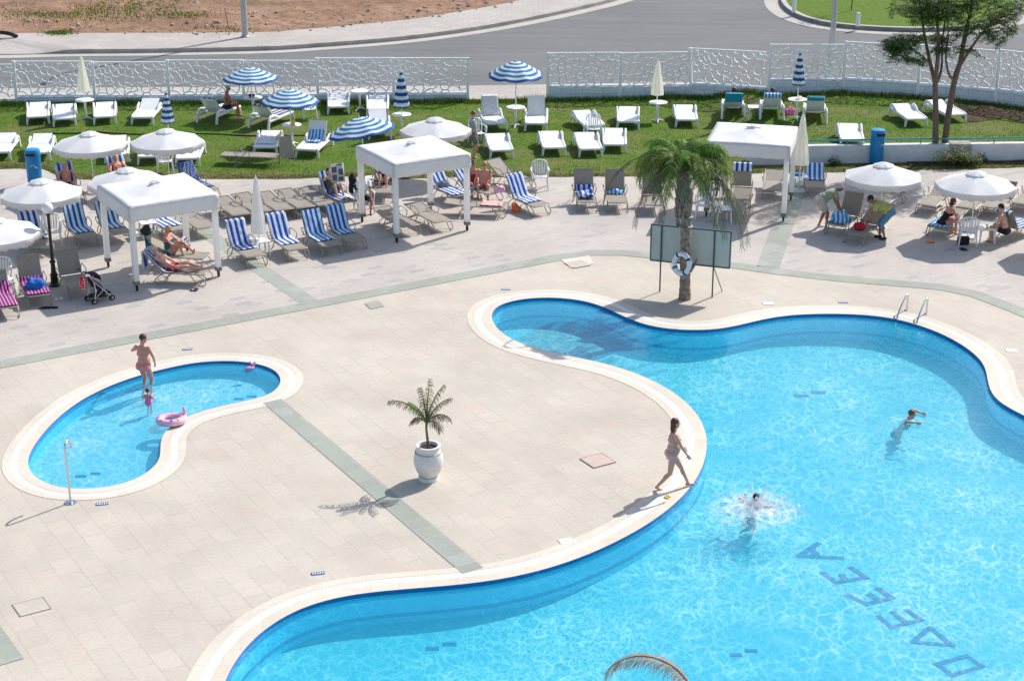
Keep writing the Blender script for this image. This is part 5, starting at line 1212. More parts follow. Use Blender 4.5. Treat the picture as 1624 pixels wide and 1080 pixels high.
for k in range(26):   # old leaf bases
    a = k*2.399; z = hc-1.45+k*.042; r0 = .17; c = V((top.x*.9, 0, z)); d = V((cos(a), sin(a), 0)); mb.tube([c+d*r0*.6-V((0, 0, .12)), c+d*(r0-.02)+V((0, 0, .10)), c+d*(r0+.03)+V((0, 0, .30))], [.06, .04, .014], 6, flat=.5)
mb.tube([(.10, -.02, .75), (.24, -.05, 1.0), (.26, -.05, 1.1)], [.05, .035, .02], 6)
mb.build('trunk', MT['trunkm'], pm, True)
for z in (1.95, 2.2): MB().tube([(-.04+  .145*cos(t*pi/10), .145*sin(t*pi/10), z) for t in range(20)], .045, 6, closed=True).build('dark_band', MT['grey'], pm, True)
rnd = random.Random(12); N = 42
for k in range(N):
    az = k*2.399+rnd.uniform(-.2, .2); t = k/N; e = 1.35-1.15*t; 
    mt = 'pbright' if t < .22 else ('pgreen' if t < .82 else 'polive'); v_ = k % 3
    args = {0: (1.55, 1.40, 2.3), 1: (1.9, 1.15, 3.1), 2: (2.0, .85, 3.1)}[0 if t < .3 else (1 if t < .65 else 2)]
    lvl = 0 if t < .3 else (1 if t < .65 else 2)
    frond(pm, ('pm', lvl, v_, mt), (args[0], args[1], args[2], 50, .50, .95, mt, 7*lvl+v_, .016, .14, .12*(v_-1)), top+V((.05*cos(az), .05*sin(az), -.12*t)), az, 0, rnd.uniform(-.3, .3), rnd.uniform(.76, .98))
for k, (az, L, sc) in enumerate([(3.45, 3.1, 1), (-.75, 3.0, 1.0), (-.95, 2.7, .95), (3.7, 2.5, .9), (5.3, 2.3, .9), (-.35, 2.6, .9), (-.6, 3.3, .9), (4.2, 2.4, .8)]):   # hanging old fronds
    frond(pm, ('pd', k), (L, .75 if k else 1.0, 2.28 if k else 2.7, 66, .34 if k else .14, 1.3, 'pdry' if k in (0, 3) else 'polive', 80+k, .010, .2 if k else .5, 0, .55 if k else .9), top+V((0, 0, -.1)), az, 0, 0, sc)
# lifebuoy hung on the trunk
lb = empty('lifebuoy', pb+V((-.13, -.20, 1.02)), 0, 'white lifebuoy with blue bands hanging on the palm trunk', 'lifebuoy'); T = M.Rotation(R_(78), 4, 'X')
RB = M.Rotation(R_(-46), 4, 'Z') @ M.Rotation(R_(82), 4, 'X')
pts = [RB @ V((.25*cos(t*pi/16), .25*sin(t*pi/16), 0)) for t in range(32)]; MB().tube(pts, .065, 12, closed=True).build('ring', MT['plastic'], lb, True)
for k in range(4):
    a0 = k*pi/2+.5; MB().tube([RB @ V((.25*cos(a0+t*.06), .25*sin(a0+t*.06), 0)) for t in range(5)], .071, 12).build('band', MT['bluedark'], lb, True)
MB().tube([RB @ V(((.34+.02*sin(t*pi/2))*cos(t*pi/12), (.34+.03*sin(t*pi/3))*sin(t*pi/12), .02)) for t in range(24)], .008, 5, closed=True).build('rope', MT['rope'], lb, True)
# ---- tree at right
tb = G(1484, 254, .05); Y0 = tb.y; tr = empty('tree', (0, 0, 0), 0, 'tall two-stemmed broadleaf tree rising in front of the white retaining wall', 'tree')
def br(pts, r): return MB().tube(catmull([W(u, v, Y0+dy) for u, v, dy in pts], n=4), [r[0]+(r[1]-r[0])*i/((len(pts)-1)*4) for i in range((len(pts)-1)*4+1)], 8)
stems = [([(1483, 256, 0), (1484, 190, 0), (1483, 130, 0)], (.115, .085)), ([(1495, 256, .1), (1503, 190, .1), (1514, 128, .15), (1523, 100, .2)], (.115, .085))]
brs = [([(1483, 132, 0), (1474, 95, .2), (1466, 55, .3), (1456, -10, .4)], (.075, .03)), ([(1483, 132, 0), (1488, 80, -.2), (1487, 20, -.3), (1492, -50, -.3)], (.08, .03)), ([(1484, 136, 0), (1493, 110, .3), (1495, 60, .5), (1505, 0, .7)], (.05, .02)), ([(1474, 100, .2), (1457, 85, .1), (1438, 70, 0)], (.035, .012)),
       ([(1514, 128, .15), (1505, 118, 0), (1500, 90, -.2), (1504, 50, -.3), (1500, 10, -.5)], (.05, .02)), ([(1523, 100, .2), (1530, 60, .3), (1540, 15, .3), (1545, -50, .4)], (.085, .04)), ([(1523, 104, .2), (1545, 70, -.2), (1567, 42, -.4), (1590, 20, -.6)], (.05, .02)), ([(1530, 60, .3), (1550, 40, .8), (1575, 0, 1.2)], (.04, .015))]
for p_, r_ in stems: br(p_, r_).build('trunk', MT['bark'], tr, True)
for p_, r_ in brs: br(p_, r_).build('branch', MT['bark'], tr, True)
mb = MB(); rnd = random.Random(3)
for u, v, rx, n in [(1425, 76, .42, 34), (1440, 62, .5, 40), (1413, 66, .3, 18), (1452, 92, .3, 16), (1442, 12, .55, 34), (1470, 25, .5, 34), (1465, -8, .6, 40), (1500, 20, .5, 36), (1520, 45, .42, 26), (1488, 60, .35, 20), (1498, 76, .3, 14), (1530, 10, .6, 44), (1555, 38, .45, 28), (1575, 58, .35, 18), (1585, 25, .5, 34), (1600, 45, .3, 16), (1606, 10, .5, 30), (1560, -10, .7, 50), (1510, -25, .8, 60), (1456, -45, .8, 50), (1620, -20, .6, 40), (1545, -60, .9, 60), (1535, 78, .28, 10), (1424, 90, .25, 10), (1478, 5, .5, 30)]:
    leaf_cloud(mb, W(u, v, Y0+rnd.uniform(-.9, .9)), (rx*1.15, rx*1.5, rx*.62), int(n*3.4), rnd, .115)
mb.build('crown', MT['leaf'], tr)
# shrubs and weeds in front of the wall
for u, v, rx, n, lab in [(1508, 262, .62, 210, 'sprawling light green shrub at the foot of the tree'), (1535, 262, .45, 130, 'small light green shrub right of the tree foot'), (1466, 252, .35, 70, 'small dark shrub leaning against the white wall, left of the tree'), (1556, 256, .22, 40, 'low weed at the foot of the white wall, right of the shrubs'), (1323, 262, .25, 50, 'low weed patch under the white wall, left of the blue bin')]:
    c = G(u, v, .05); s = empty('shrub', c, 0, lab, 'shrub'); mb = MB(); leaf_cloud(mb, (0, 0, .22*rx/.5), (rx, rx*.6, .30*rx/.5), n*3, rnd, .085, False); mb.build('foliage', MT['bush'] if rx > .4 else MT['leaf'], s)
    mb = MB(); [mb.tube([(0, 0, 0), (rx*.5*cos(k), rx*.4*sin(k), .3)], .01, 5) for k in range(5)]; mb.build('stems', MT['bark'], s)
def tufts(name, spots, mat, label=None):
    mb = MB(); r = random.Random(9)
    for p, h, w in spots:
        a = r.uniform(0, 2*pi); d = V((cos(a), sin(a), 0))*w; l = V((r.uniform(-.5, .5), r.uniform(-.5, .5), 1))*h; mb.add([p-d, p+d, p+l], [(0, 1, 2)])
    return tag(mb.build(name, MT[mat]), kind='stuff')
r = random.Random(4); sp_ = []
for _ in range(42000):
    x = r.uniform(-20, 24); f0, f1 = lawn_front(x), interp(FBx, x); y = f0+(f1-f0)*r.random(); sp_.append((V((x, y, zl(x))), r.uniform(.03, .075), .012))
tufts('lawn_blades', sp_, 'weed')
sp_ = []
for _ in range(16000):
    x = r.uniform(-22, 25); y = interp(FBx, x)-.12-abs(r.gauss(0, .22)); k = 1+1.2*max(0, noise.noise((x*.6, 0, 0))); 
    if x > 9 : y -= abs(r.gauss(0, .5))*max(0, noise.noise((x*.45, 5, 0))+.35)
    sp_.append((V((x, y, zl(x))), r.uniform(.08, .22)*k, .014))
tufts('tall_grass_tufts', sp_, 'weed')
sp_ = []
for _ in range(6000):
    x = r.uniform(-20, 24); y = (lawn_front(x) if x < WL[0][0] else interp(SE, x))+abs(r.gauss(0, .3)); sp_.append((V((x, y, .03)), r.uniform(.04, .10), .014))
tufts('edge_grass_tufts', sp_, 'weed')
sp_ = []
for cu, cv, rr, n in [(150, 20, 2.2, 1500), (75, 22, .8, 250), (95, 53, .35, 260), (290, 25, .7, 260), (230, 5, 1.6, 200), (355, 45, .8, 120)]:
    c = G(cu, cv, .17)
    for _ in range(n): sp_.append((c+V((r.gauss(0, rr), r.gauss(0, rr*.7), 0)), r.uniform(.05, .14), .03))
tufts('field_weeds', sp_, 'weed')
mb = MB()
for _ in range(420):
    u_ = r.uniform(-20, 830); c = G(u_, r.uniform(0, 56), .17); s = abs(r.gauss(.02, .03))+.02
    if P(c)[1] > interp([(0, 57), (385, 55), (470, 51), (560, 43), (650, 34), (720, 23), (790, 11), (845, -3)], u_): continue
    mb.ball((0, 0, 0), s*1.4, s, s*.7, 6, 4, 0, M.Translation(c) @ M.Rotation(r.uniform(0, 6), 4, 'Z'))
tag(mb.build('rubble', plain('field_stones', (.45, .35, .28), .9, var=.5, nscale=2)), kind='stuff')
hs = empty('garden_hose', (0, 0, 0), 0, 'thin dark hose snaking across the left lawn', 'hose'); MB().tube(catmull([GL(*p)+V((0, 0, .03)) for p in [(78, 213), (120, 213), (145, 210), (180, 213), (240, 215), (330, 214), (400, 217), (520, 216)]], n=6), .022, 6).build('hose_pipe', MT['iron'], hs, True)
tp = empty('drain_pipe', (0, 0, 0), 0, 'curved black pipe in the dirt at the top left corner', 'pipe'); MB().tube(catmull([G(-30, 50, .2), G(0, 52, .35), G(15, 54, .32), G(28, 59, .18)], n=5), .09, 8).build('pipe_body', MT['iron'], tp, True)
# ---- foreground palm below the frame, one dry frond in view
fp = V((W(1104, 1112, 14).x, 14, 0)); ft = empty('palm_tree', fp, 0, 'dry brown palm frond arching into the bottom edge of the photo', 'palm'); zc = ZAT(14, 1112)
MB().tube([(0, 0, 0), (.05, 0, zc*.5), (0, 0, zc)], [.2, .15, .14], 12).build('trunk', MT['trunkp'], ft, True)
frond(ft, 'fg0', (1.15, 1.25, 2.5, 110, .20, .6, 'pfaint', 5, .004, .2, 0), (0, 0, zc), 3.0)
for k in range(8): frond(ft, ('fg', k % 2), (1.3, .2, 2.0, 40, .3, .9, 'polive', 60+k, .008, .2), (0, 0, zc-.35), k*.8+.2)
# ================================================================ PEOPLE IN PLACE
SL['o1'] = deck_lounger(122, 326, 116, 62, 'sling lounger with a striped towel and a grey haired sunbather, beside the left litter bin')
SL['o2'] = deck_lounger(206, 312, 118, 62, 'sling lounger with a striped towel between the two white parasols on the left lawn edge')
SL['o3'] = deck_lounger(336, 318, 130, 50, 'sling lounger covered in navy dotted cloth behind the left cabana')
towel_on(SL['o1'], 62, .5, 1.92, 'towel', 'dark blue striped towel behind a grey haired sunbather', .28, seed=61); towel_on(SL['o2'], 62, .5, 1.92, 'towel', 'navy striped towel showing between two white parasols', .28, seed=62)
towel_on(SL['o3'], 50, .3, 1.92, 'dotted', 'navy cloth with white dots over the lounger behind the left cabana', .29, seed=63)
sitter(SL['o1'], 1.0, 'grey haired person reclining on a striped towel beside the left litter bin', loungepose(.32, 58), H=1.6, skin='pink', hair='hair_grey', clothes=[('swim_shorts', 'c_navy', .012, TRUNKS)])
sitter(SL['o2'], 1.0, 'person reclining on a navy striped towel between two white parasols', loungepose(.32, 58), H=1.6, skin='pink', hair='hair_grey', clothes=[('swim_shorts', 'c_navy', .012, TRUNKS)])
e1 = LL['e1']
person('tanned older man in swim shorts sitting on a lounger under the leftmost striped parasol', GL(360, 186), R_(-70), seatpose(.33, .12, rh=(.2, .30, .62), lh=(-.12, .28, .60)), H=1.62, skin='tan', hair='hair_grey', clothes=[('swim_shorts', 'c_navy', .012, TRUNKS)], extras=('shades',))
person('man in a grey T-shirt and shorts standing on the lawn by the middle cabana', GL(750, 251), R_(-78), dict(STAND, lh=(-.22, .02, .72), rh=(.22, .14, .76), look=(.1, .9, -.25)), H=1.62, skin='pale', hair='hair_red', clothes=[('t_shirt', 'c_grey', .02, SHIRT), ('shorts', 'c_greysh', .024, SHORTS)])
rd = sitter(SL['t6'], 1.02, 'person in shorts reclining with knees up and reading a newspaper held high', loungepose(.32, 55, 1, lh=(-.20, .10, .98), rh=(.20, .12, .98), lep=(-1, 0, -.8), rep=(1, 0, -.8)), H=1.62, skin='pale', hair='hair_brown', clothes=[('shorts', 'c_greysh', .02, SHORTS), ('t_shirt', 'c_olive', .016, SHIRT)])
def paper(name, mtx, label, w=.42, h=.56, fold=.12):
    r = empty(name, (0, 0, 0), 0, label, 'newspaper'); mb = MB(); vs, fs = [], []; n = 8
    for i in range(n+1):
        x = (i/n-.5)*w; 
        for j in range(3): vs.append((x, -abs(x)*fold+.006*sin(j*2), (j/2-.5)*h))
    for i in range(n):
        for j in range(2): k = i*3+j; fs.append((k, k+3, k+4, k+1))
    p = mb.add(vs, fs).build('page', MT['paper'], r, True); s = p.modifiers.new('t', 'SOLIDIFY'); s.thickness = .004
    for x0, x1, z0, z1 in ((-.17, -.02, .02, .20), (.04, .17, -.06, .12), (-.17, .16, .225, .255), (-.17, -.03, -.22, -.04), (.03, .16, -.24, -.12)):
        A = [((x0+(x1-x0)*t/4), 0, 0) for t in range(5)]
        for sd in (-1,):
            MB().strip([(x, -abs(x)*fold-.012, z0*h/.56) for x, _, _ in A], [(x, -abs(x)*fold-.012, z1*h/.56) for x, _, _ in A]).build('print_block', MT['ink'], p)
    r.matrix_world = mtx; return r
c = on(SL['t6'], .72, 0, 1.02); paper('newspaper', M.Translation(c+V((0, -.02, .03))) @ M.Rotation(SL['t6'].rotation_euler.z-R_(8), 4, 'Z') @ M.Rotation(R_(-14), 4, 'X'), 'open newspaper held up in front of the reader’s face')
c = on(SL['t6'], .30, 0, .345); paper('newspaper', M.Translation(c) @ M.Rotation(SL['t6'].rotation_euler.z+.3, 4, 'Z') @ M.Rotation(R_(-86), 4, 'X'), 'spread newspaper lying at the foot of the reader’s lounger', .5, .4, .05)
person('person in a white shirt sitting on the white chair behind the middle cabana post', G(578, 336), R_(200), seatpose(.40, -.1, .38), H=1.58, skin='tan', hair='hair_dark', clothes=[('t_shirt', 'c_white', .02, SHIRT), ('shorts', 'c_black', .02, SHORTS)])
heap('jacket', G(563, 334)+V((-.02, .12, .52)), .16, .12, .34, 'c_black', 'black jacket hanging over the white chair behind the middle cabana', 'jacket', 6)
sitter(SL['h1'], 1.0, 'person lying with bent bare knees, framed by the middle cabana', loungepose(.32, 45, 1), H=1.6, fem=True, skin='pale', clothes=[('swimsuit', 'c_navy', .008, SUIT)])
person('bald heavyset man in dark trunks sitting on a lounger edge right of the middle cabana', G(769, 313), R_(172), seatpose(.30, -.03, .40, .16, look=(.0, 1, -.15), lh=(-.18, .30, .42), rh=(.34, .16, .36)), H=1.64, fat=1.22, skin='pink', hair=None, clothes=[('trunks', 'c_black', .008, BRIEF)], extras=('shades',))
person('woman sitting just behind the bald man, mostly hidden by the cabana post', G(752, 309), R_(186), seatpose(.30, 0, .36), H=1.55, fem=True, skin='pink', hair='hair_brown', hairlen=.3, clothes=[('swimsuit', 'c_red', .008, SUIT)], extras=('shades',))
sitter(SL['k2'], .98, 'blond woman in a teal swimsuit and sunglasses sitting up reading in the left cabana', loungepose(.32, 84, lf=(-.12, .62, .40), rf=(.13, .42, .37), rtoe=(0, 1, 0), lkp=(0, .3, 1), rkp=(0, .2, 1), lh=(-.10, .34, .62), rh=(.12, .33, .62), look=(.15, .8, -.6), lep=(-1, -.2, -.6), rep=(1, -.2, -.6)), H=1.62, fem=True, fat=1.15, skin='pink', hair='hair_blond', clothes=[('swimsuit', 'c_teal', .008, SUIT)], extras=('shades',))
c = on(SL['k2'], .60, 0, .70); paper('book', M.Translation(c) @ M.Rotation(SL['k2'].rotation_euler.z, 4, 'Z') @ M.Rotation(R_(-50), 4, 'X'), 'open magazine in the hands of the blond woman', .30, .22, .3)['category'] = 'magazine'
sitter(SL['k1'], 1.0, 'pale man in red shorts lying back on a lounger in the left cabana', loungepose(.32, 42, lf=(-.14, .80, .38), rf=(.05, .84, .42), lh=(-.26, .10, .42), rh=(.2, .2, .48)), H=1.66, skin='light', hair='hair_grey', clothes=[('swim_shorts', 'c_red', .014, TRUNKS)])
person('man in a white cap, sage T-shirt and khaki shorts bending to lay out a towel', G(1303, 362), R_(-82), dict(pelvis=(0, -.08, .86), torso=(0, .88, .42), hip=(0, .55, .8), face=(0, .42, -.9), look=(0, .75, -.65), lh=(-.05, .52, .50), rh=(.08, .56, .48), lep=(0, -.3, -.6), rep=(0, -.3, -.6), lf=(-.10, -.06, .08), rf=(.10, .10, .08), lkp=(0, 1, 0), rkp=(0, 1, 0), ltoe=(0, 1, -.1), rtoe=(0, 1, -.1)), H=1.66, fat=1.12, skin='tan', hair='hair_grey', clothes=[('t_shirt', 'c_sage', .026, SHIRT), ('shorts', 'c_khaki', .03, SHORTS), ('shoe', 'c_white', .012, reg(('foot', 0, 1)))], extras=('cap',))
person('man in a yellow green T-shirt and blue capri trousers bending over a lounger', G(1402, 379), R_(84), dict(pelvis=(0, -.10, .84), torso=(0, .90, .36), hip=(0, .55, .8), face=(0, .36, -.9), look=(0, .85, -.5), lh=(-.10, .58, .36), rh=(.12, .50, .34), lep=(0, -.3, -.6), rep=(0, -.3, -.6), lf=(-.10, 0, .08), rf=(.10, .12, .08), lkp=(0, 1, 0), rkp=(0, 1, 0), ltoe=(0, 1, -.1), rtoe=(0, 1, -.1)), H=1.66, fat=1.12, skin='tan', hair='hair_dark', clothes=[('t_shirt', 'c_lime', .026, SHIRT), ('trousers', 'c_jeans', .022, band(-.4, .14, (('thigh', 0, 1), ('shin', 0, .35)))), ('sandal', 'c_black', .010, reg(('foot', 0, 1)))], extras=('shades',))
person('woman in a black swimsuit sitting forward on a towel, chin on her hands', G(1493, 374), R_(-72), seatpose(.33, .55, .40, .07, lh=(-.04, .42, .62), rh=(.08, .40, .64), look=(.1, 1, -.1)), H=1.62, fem=True, skin='pink', hair='hair_auburn', hairlen=.1, clothes=[('swimsuit', 'c_black', .009, SUIT)])
person('sunburnt man with dark hair sitting with his back turned on the far right lounger', G(1592, 386), R_(55), seatpose(.33, .30, .38, .12, look=(-.1, 1, -.3), lh=(-.12, .30, .42), rh=(.16, .30, .42)), H=1.6, skin='light', hair='hair_dark', clothes=[('swim_shorts', 'c_black', .014, TRUNKS)])
sitter(LL['f1'], .90, 'sunbather on the leftmost lounger by the right fence, bare feet showing over the towel', loungepose(.31, 56, 1), H=1.62, skin='pink', clothes=[('swimsuit', 'c_teal', .008, SUIT)], fem=True)
sitter(LL['f2'], .90, 'sunbather on the middle lounger by the right fence, mostly hidden', loungepose(.31, 56), H=1.6, skin='tan', clothes=[('swim_shorts', 'c_red', .012, TRUNKS)])
# paddling pool
person('woman in a coral pink bikini standing in the paddling pool, seen from behind', G(232, 630, -.34), R_(-18), dict(STAND, lh=(-.14, .16, 1.26), lep=(-1, -.1, -.5), rh=(.20, .20, .86), look=(.75, .6, -.25), lf=(-.09, .02, .075), rf=(.10, .06, .075), rep=(1, -.4, 0)), H=1.56, fem=True, fat=1.12, skin='pink', hair='hair_auburn', clothes=[('bikini_top', 'c_coral', .009, BIK_TOP), ('bikini_bottom', 'c_coral', .010, BIK_BOT)], vox=.011)
ch = person('small child with pink armbands wading in the paddling pool', G(237, 659, -.34), R_(-10), dict(STAND, hk=1.5, lh=(-.32, .14, .98), rh=(.34, .12, .90), lep=(-1, -.3, 0), rep=(1, -.3, 0)), H=.88, fem=True, fat=1.35, skin='pink', hair='hair_auburn', clothes=[('swimsuit', 'c_pink', .012, SUIT)])
ch.scale = (.37, .37, .37)
for x in (-1, 1):
    c = V((x*.245, .015, 1.20)); MB().tube([c+V((x*.0, .065*cos(t*pi/8), .065*sin(t*pi/8))) for t in range(16)], .045, 8, closed=True).build('armband', MT['pink'], ch, True)
# walking woman
person('woman in a pink print bikini striding along the pool edge, brown hair blowing', G(1063, 774), R_(-84), dict(pelvis=(0, .02, .84), torso=(.02, .05, 1), look=(-.15, .95, .0), lf=(-.05, .40, .08), rf=(.07, -.30, .09), lkp=(0, 1, .1), rkp=(.1, 1, .1), rtoe=(0, 1, -.5), ltoe=(0, 1, .0), lh=(-.22, .28, .86), rh=(.18, .34, .80), lep=(-.6, -1, -.4), rep=(.5, -1, -.4)), H=1.56, fem=True, fat=1.13, skin='light', hair='hair_auburn', hairlen=.9, clothes=[('bikini_top', 'c_pinkprint', .008, BIK_TOP), ('bikini_bottom', 'c_pinkprint', .009, BIK_BOT)], vox=.0105)
# swimmers
person('girl in a patterned bikini swimming to the right with arms stretched out', G(1424, 664, -.13), R_(-118), dict(pelvis=(0, .02, -.42), torso=(0, .48, .86), face=(0, .5, -.85), look=(-.3, .8, -.25), headup=(0, 0, 1), lh=(-.34, .52, .13), rh=(.34, .56, .13), lep=(-.8, -.2, .5), rep=(.8, -.2, .5), lf=(-.12, -.28, -.70), rf=(.10, -.18, -.70), lkp=(0, .3, -1), rkp=(0, .3, -1), ltoe=(0, -1, -.3), rtoe=(0, -1, -.3)), H=1.45, fem=True, skin='pale', hair='hair_red', clothes=[('bikini_top', 'c_pattern', .009, BIK_TOP), ('bikini_bottom', 'c_pattern', .010, BIK_BOT)], vox=.0105)
person('dark haired child with only the head above the splashing water', G(1197, 797, 0), R_(-30), dict(pelvis=(0, -.30, -.44), torso=(0, .62, .70), headup=(0, -.2, 1), look=(0, 1, .1), lh=(-.45, .35, -.08), rh=(.48, .30, -.1), lep=(-1, 0, .2), rep=(1, 0, .2), lf=(-.14, -.42, -.66), rf=(.16, -.36, -.66), lkp=(0, .5, -.5), rkp=(0, .5, -.5), ltoe=(0, -1, 0), rtoe=(0, -1, 0)), H=1.3, skin='pale', hair='hair_dark', clothes=[('swim_shorts', 'c_black', .012, TRUNKS)])
# splash
m, nt, b = nodes('white_foam'); b.inputs['Base Color'].default_value = (.93, .96, .97, 1); b.inputs['Roughness'].default_value = .5; b.inputs['Emission Strength'].default_value = 0
t = nt.nodes.new('ShaderNodeBsdfTranslucent'); t.inputs[0].default_value = (.93, .97, .99, 1); mx = NN(nt, 'ShaderNodeMixShader', Fac=.5); nt.links.new(b.outputs[0], mx.inputs[1]); nt.links.new(t.outputs[0], mx.inputs[2]); tp_ = nt.nodes.new('ShaderNodeBsdfTransparent'); m2 = NN(nt, 'ShaderNodeMixShader', Fac=.6); nt.links.new(tp_.outputs[0], m2.inputs[1]); nt.links.new(mx.outputs[0], m2.inputs[2]); nt.links.new(m2.outputs[0], nt.nodes['Material Output'].inputs[0]); MT['foam'] = m
def foamy(name, alpha, lo, hi, sc):
    m, nt, b = nodes(name); b.inputs['Base Color'].default_value = (.85, .95, .98, 1); b.inputs['Roughness'].default_value = .5
    tc = coord(nt, 'Generated'); g = NN(nt, 'ShaderNodeTexGradient', gradient_type='SPHERICAL'); mp = nt.nodes.new('ShaderNodeMapping'); mp.inputs['Location'].default_value = (-1, -1, 0); mp.inputs['Scale'].default_value = (2, 2, 0); nt.links.new(tc, mp.inputs[0]); nt.links.new(mp.outputs[0], g.inputs[0])
    n = noise_t(nt, coord(nt), sc, 8, .75); a = NN(nt, 'ShaderNodeMath', operation='MULTIPLY'); nt.links.new(g.outputs['Fac'], a.inputs[0]); nt.links.new(ramp(nt, n, [(lo, (0,)*3), (hi, (1,)*3)]), a.inputs[1])
    a2 = NN(nt, 'ShaderNodeMath', operation='MULTIPLY', use_clamp=True); a2.inputs[1].default_value = alpha; nt.links.new(a.outputs[0], a2.inputs[0]); nt.links.new(a2.outputs[0], b.inputs['Alpha']); return m
MT['foamsheet'] = foamy('bubbly_foam', 1.9, .44, .68, 4.5)
sc_ = G(1196, 808, -.05); rs = random.Random(17)
sp = empty('water_splash', sc_, 0, 'white burst of spray and foam around the child’s head in the pool', 'splash')
vs, fs = [], []; n = 24
for i in range(n+1):
    for j in range(n+1):
        x, y = (i/n*2-1)*1.0, (j/n*2-1)*.95; vs.append((x, y, .02+.02*noise.noise((x*5, y*5, 1))*max(0, 1-hypot(x, y))))
for i in range(n):
    for j in range(n): k = i*(n+1)+j; fs.append((k, k+n+1, k+n+2, k+1))
MB().add(vs, fs).build('foam', MT['foamsheet'], sp, True)
mb = MB()
for k in range(1300):
    a = rs.gauss(.9, .85); rr = abs(rs.gauss(.28, .26)); h = abs(rs.gauss(0, .10))*(1.1-min(1, rr*.7))*(1.5 if rs.random() < .25 else .8); s = rs.choice((.004, .006, .009, .013, .022))
    if h < .08: s *= 1.5; rr *= 1.25; a = rs.uniform(0, 6.28)
    p = V((rr*cos(a)+.05, rr*sin(a)*.8, h)); d1 = V((rs.gauss(0, 1), rs.gauss(0, 1), rs.gauss(0, 1))).normalized()*s*1.6; d2 = d1.orthogonal().normalized()*s*1.6; mb.add([p-d1, p-d2, p+d1, p+d2], [(0, 1, 2, 3)])
for k in range(9):   # thin ropes of thrown water
    a = rs.uniform(.1, 1.7); q = [V((.12*cos(a), .12*sin(a), 0)), V((.28*cos(a), .28*sin(a), .18+.06*rs.random())), V((.48*cos(a), .48*sin(a), .24*rs.random()+.2))]
    q = catmull(q, n=5); mb.strip(q, [p+V((.02, -.01, .015)) for p in q])
tag(mb.build('droplets', MT['foam'], sp, True), kind='stuff')
for k in range(0):
    a = rs.uniform(0, 6.28); rr = rs.uniform(.12, .34); hb = MB().ball((0, 0, .0), .11+.07*rs.random(), .09+.05*rs.random(), .05+.06*rs.random(), 22, 12); hb.v = [tuple(V(p)*(1+.7*noise.noise(V(p)*16+V((k, 0, 0)))+.3*noise.noise(V(p)*40))+V((rr*cos(a)+.08, rr*sin(a)*.8, .01))) for p in hb.v]; hb.build('white_water', MT['foam'], sp, True)
mb = MB(); fz = G(1436, 668, -.05)
sp2 = empty('water_splash', fz, 0, 'small white ripples and drops around the swimming girl', 'splash'); vs2 = [(x*.55, y*.4, z) for x, y, z in vs]; MB().add(vs2, fs).build('foam', foamy('thin_foam', 1.0, .48, .70, 9.0), sp2, True)
# ================================================================ SMALL THINGS
# pushchair
a, b = G(144.5, 480), G(172.5, 473); d = b-a; psh = empty('pushchair', a, atan2(d.y, d.x), 'dark plum folding pushchair with silver frame parked by a bare lounger', 'pushchair')
k = d.length/.52; psh.scale = (.92,)*3; Wb = d.length/.92
for y in (-.19, .19):
    for x in (0, Wb):
        for o_ in (-.03, .03): wh = MB().tube([(x, y+o_-.012, .075), (x, y+o_+.012, .075)], .075, 16).build('wheel', MT['black'], psh, True); MB().tube([(x, y+o_-.014, .075), (x, y+o_+.014, .075)], .042, 10).build('hub', MT['galv'], wh, True)
    MB().tube([(Wb, y, .10), (Wb-.05, y, .14), (.02, y*.9, .68), (-.14, y*.85, .92)], .013, 8).build('frame_tube', MT['steel'], psh, True)
    MB().tube([(0, y, .09), (.08, y, .35), (.05, y*.9, .64)], .012, 8).build('frame_tube', MT['steel'], psh, True); MB().tube([(0.02, y, .14), (.34, y, .37)], .010, 6).build('frame_tube', MT['steel'], psh, True)
    MB().tube([(-.14, y*.85, .92), (-.20, y*.85, 1.0), (-.27, y*.85, .99)], .018, 8).build('handle', MT['black'], psh, True)
mb = MB(); sl = [V((.04, 0, .72)), V((.14, 0, .42)), V((.34, 0, .36)), V((.42, 0, .22))]; A = [p+V((0, -.16, 0)) for p in catmull(sl, n=4)]; B = [p+V((0, .16, 0)) for p in catmull(sl, n=4)]; mb.strip(A, B)
mb.add([(.04, -.17, .72), (.14, -.17, .42), (.34, -.17, .36), (.26, -.17, .52)], [(0, 1, 2, 3)]); mb.add([(.04, .17, .72), (.14, .17, .42), (.34, .17, .36), (.26, .17, .52)], [(0, 1, 2, 3)]); mb.add([(.14, -.17, .42), (.10, -.17, .16), (.34, -.17, .14), (.34, -.17, .36)], [(0, 1, 2, 3)])
s = mb.build('seat', MT['plum'], psh, True); q = s.modifiers.new('t', 'SOLIDIFY'); q.thickness = .012
vs, fs = [], []
for i in range(9):
    a_ = radians(-15+i*16)
    for j in range(9):
        w_ = (j/8-.5)*.40; r_ = .27*(1-.22*abs(j/4-1)**2); vs.append((.06+r_*cos(a_)*.95, w_, .68+r_*sin(a_)*.78))
for i in range(8):
    for j in range(8): k = i*9+j; fs.append((k, k+1, k+10, k+9))
s = MB().add(vs, fs).build('hood', MT['plum'], psh, True); q = s.modifiers.new('t', 'SOLIDIFY'); q.thickness = .012
MB().box(.02, .40, -.15, .15, .13, .22).build('basket', MT['black'], psh, bevel=.03); MB().box(Wb-.1, Wb+.02, -.14, .14, .18, .24).build('footrest', MT['black'], psh, bevel=.02)
m, nt, b_ = nodes('red_polka_fabric'); vo = NN(nt, 'ShaderNodeTexVoronoi', Scale=16.0, Randomness=.3); nt.links.new(coord(nt), vo.inputs['Vector']); nt.links.new(ramp(nt, vo.outputs['Distance'], [(0, (.8, .75, .75)), (.3, (.55, .01, .03))], 'CONSTANT'), b_.inputs['Base Color']); MT['polka'] = m
heap('bag', psh.location+V((-.16, -.10, .42)), .09, .08, .22, 'polka', 'red bag with white dots hanging on the pushchair', 'bag', 11)
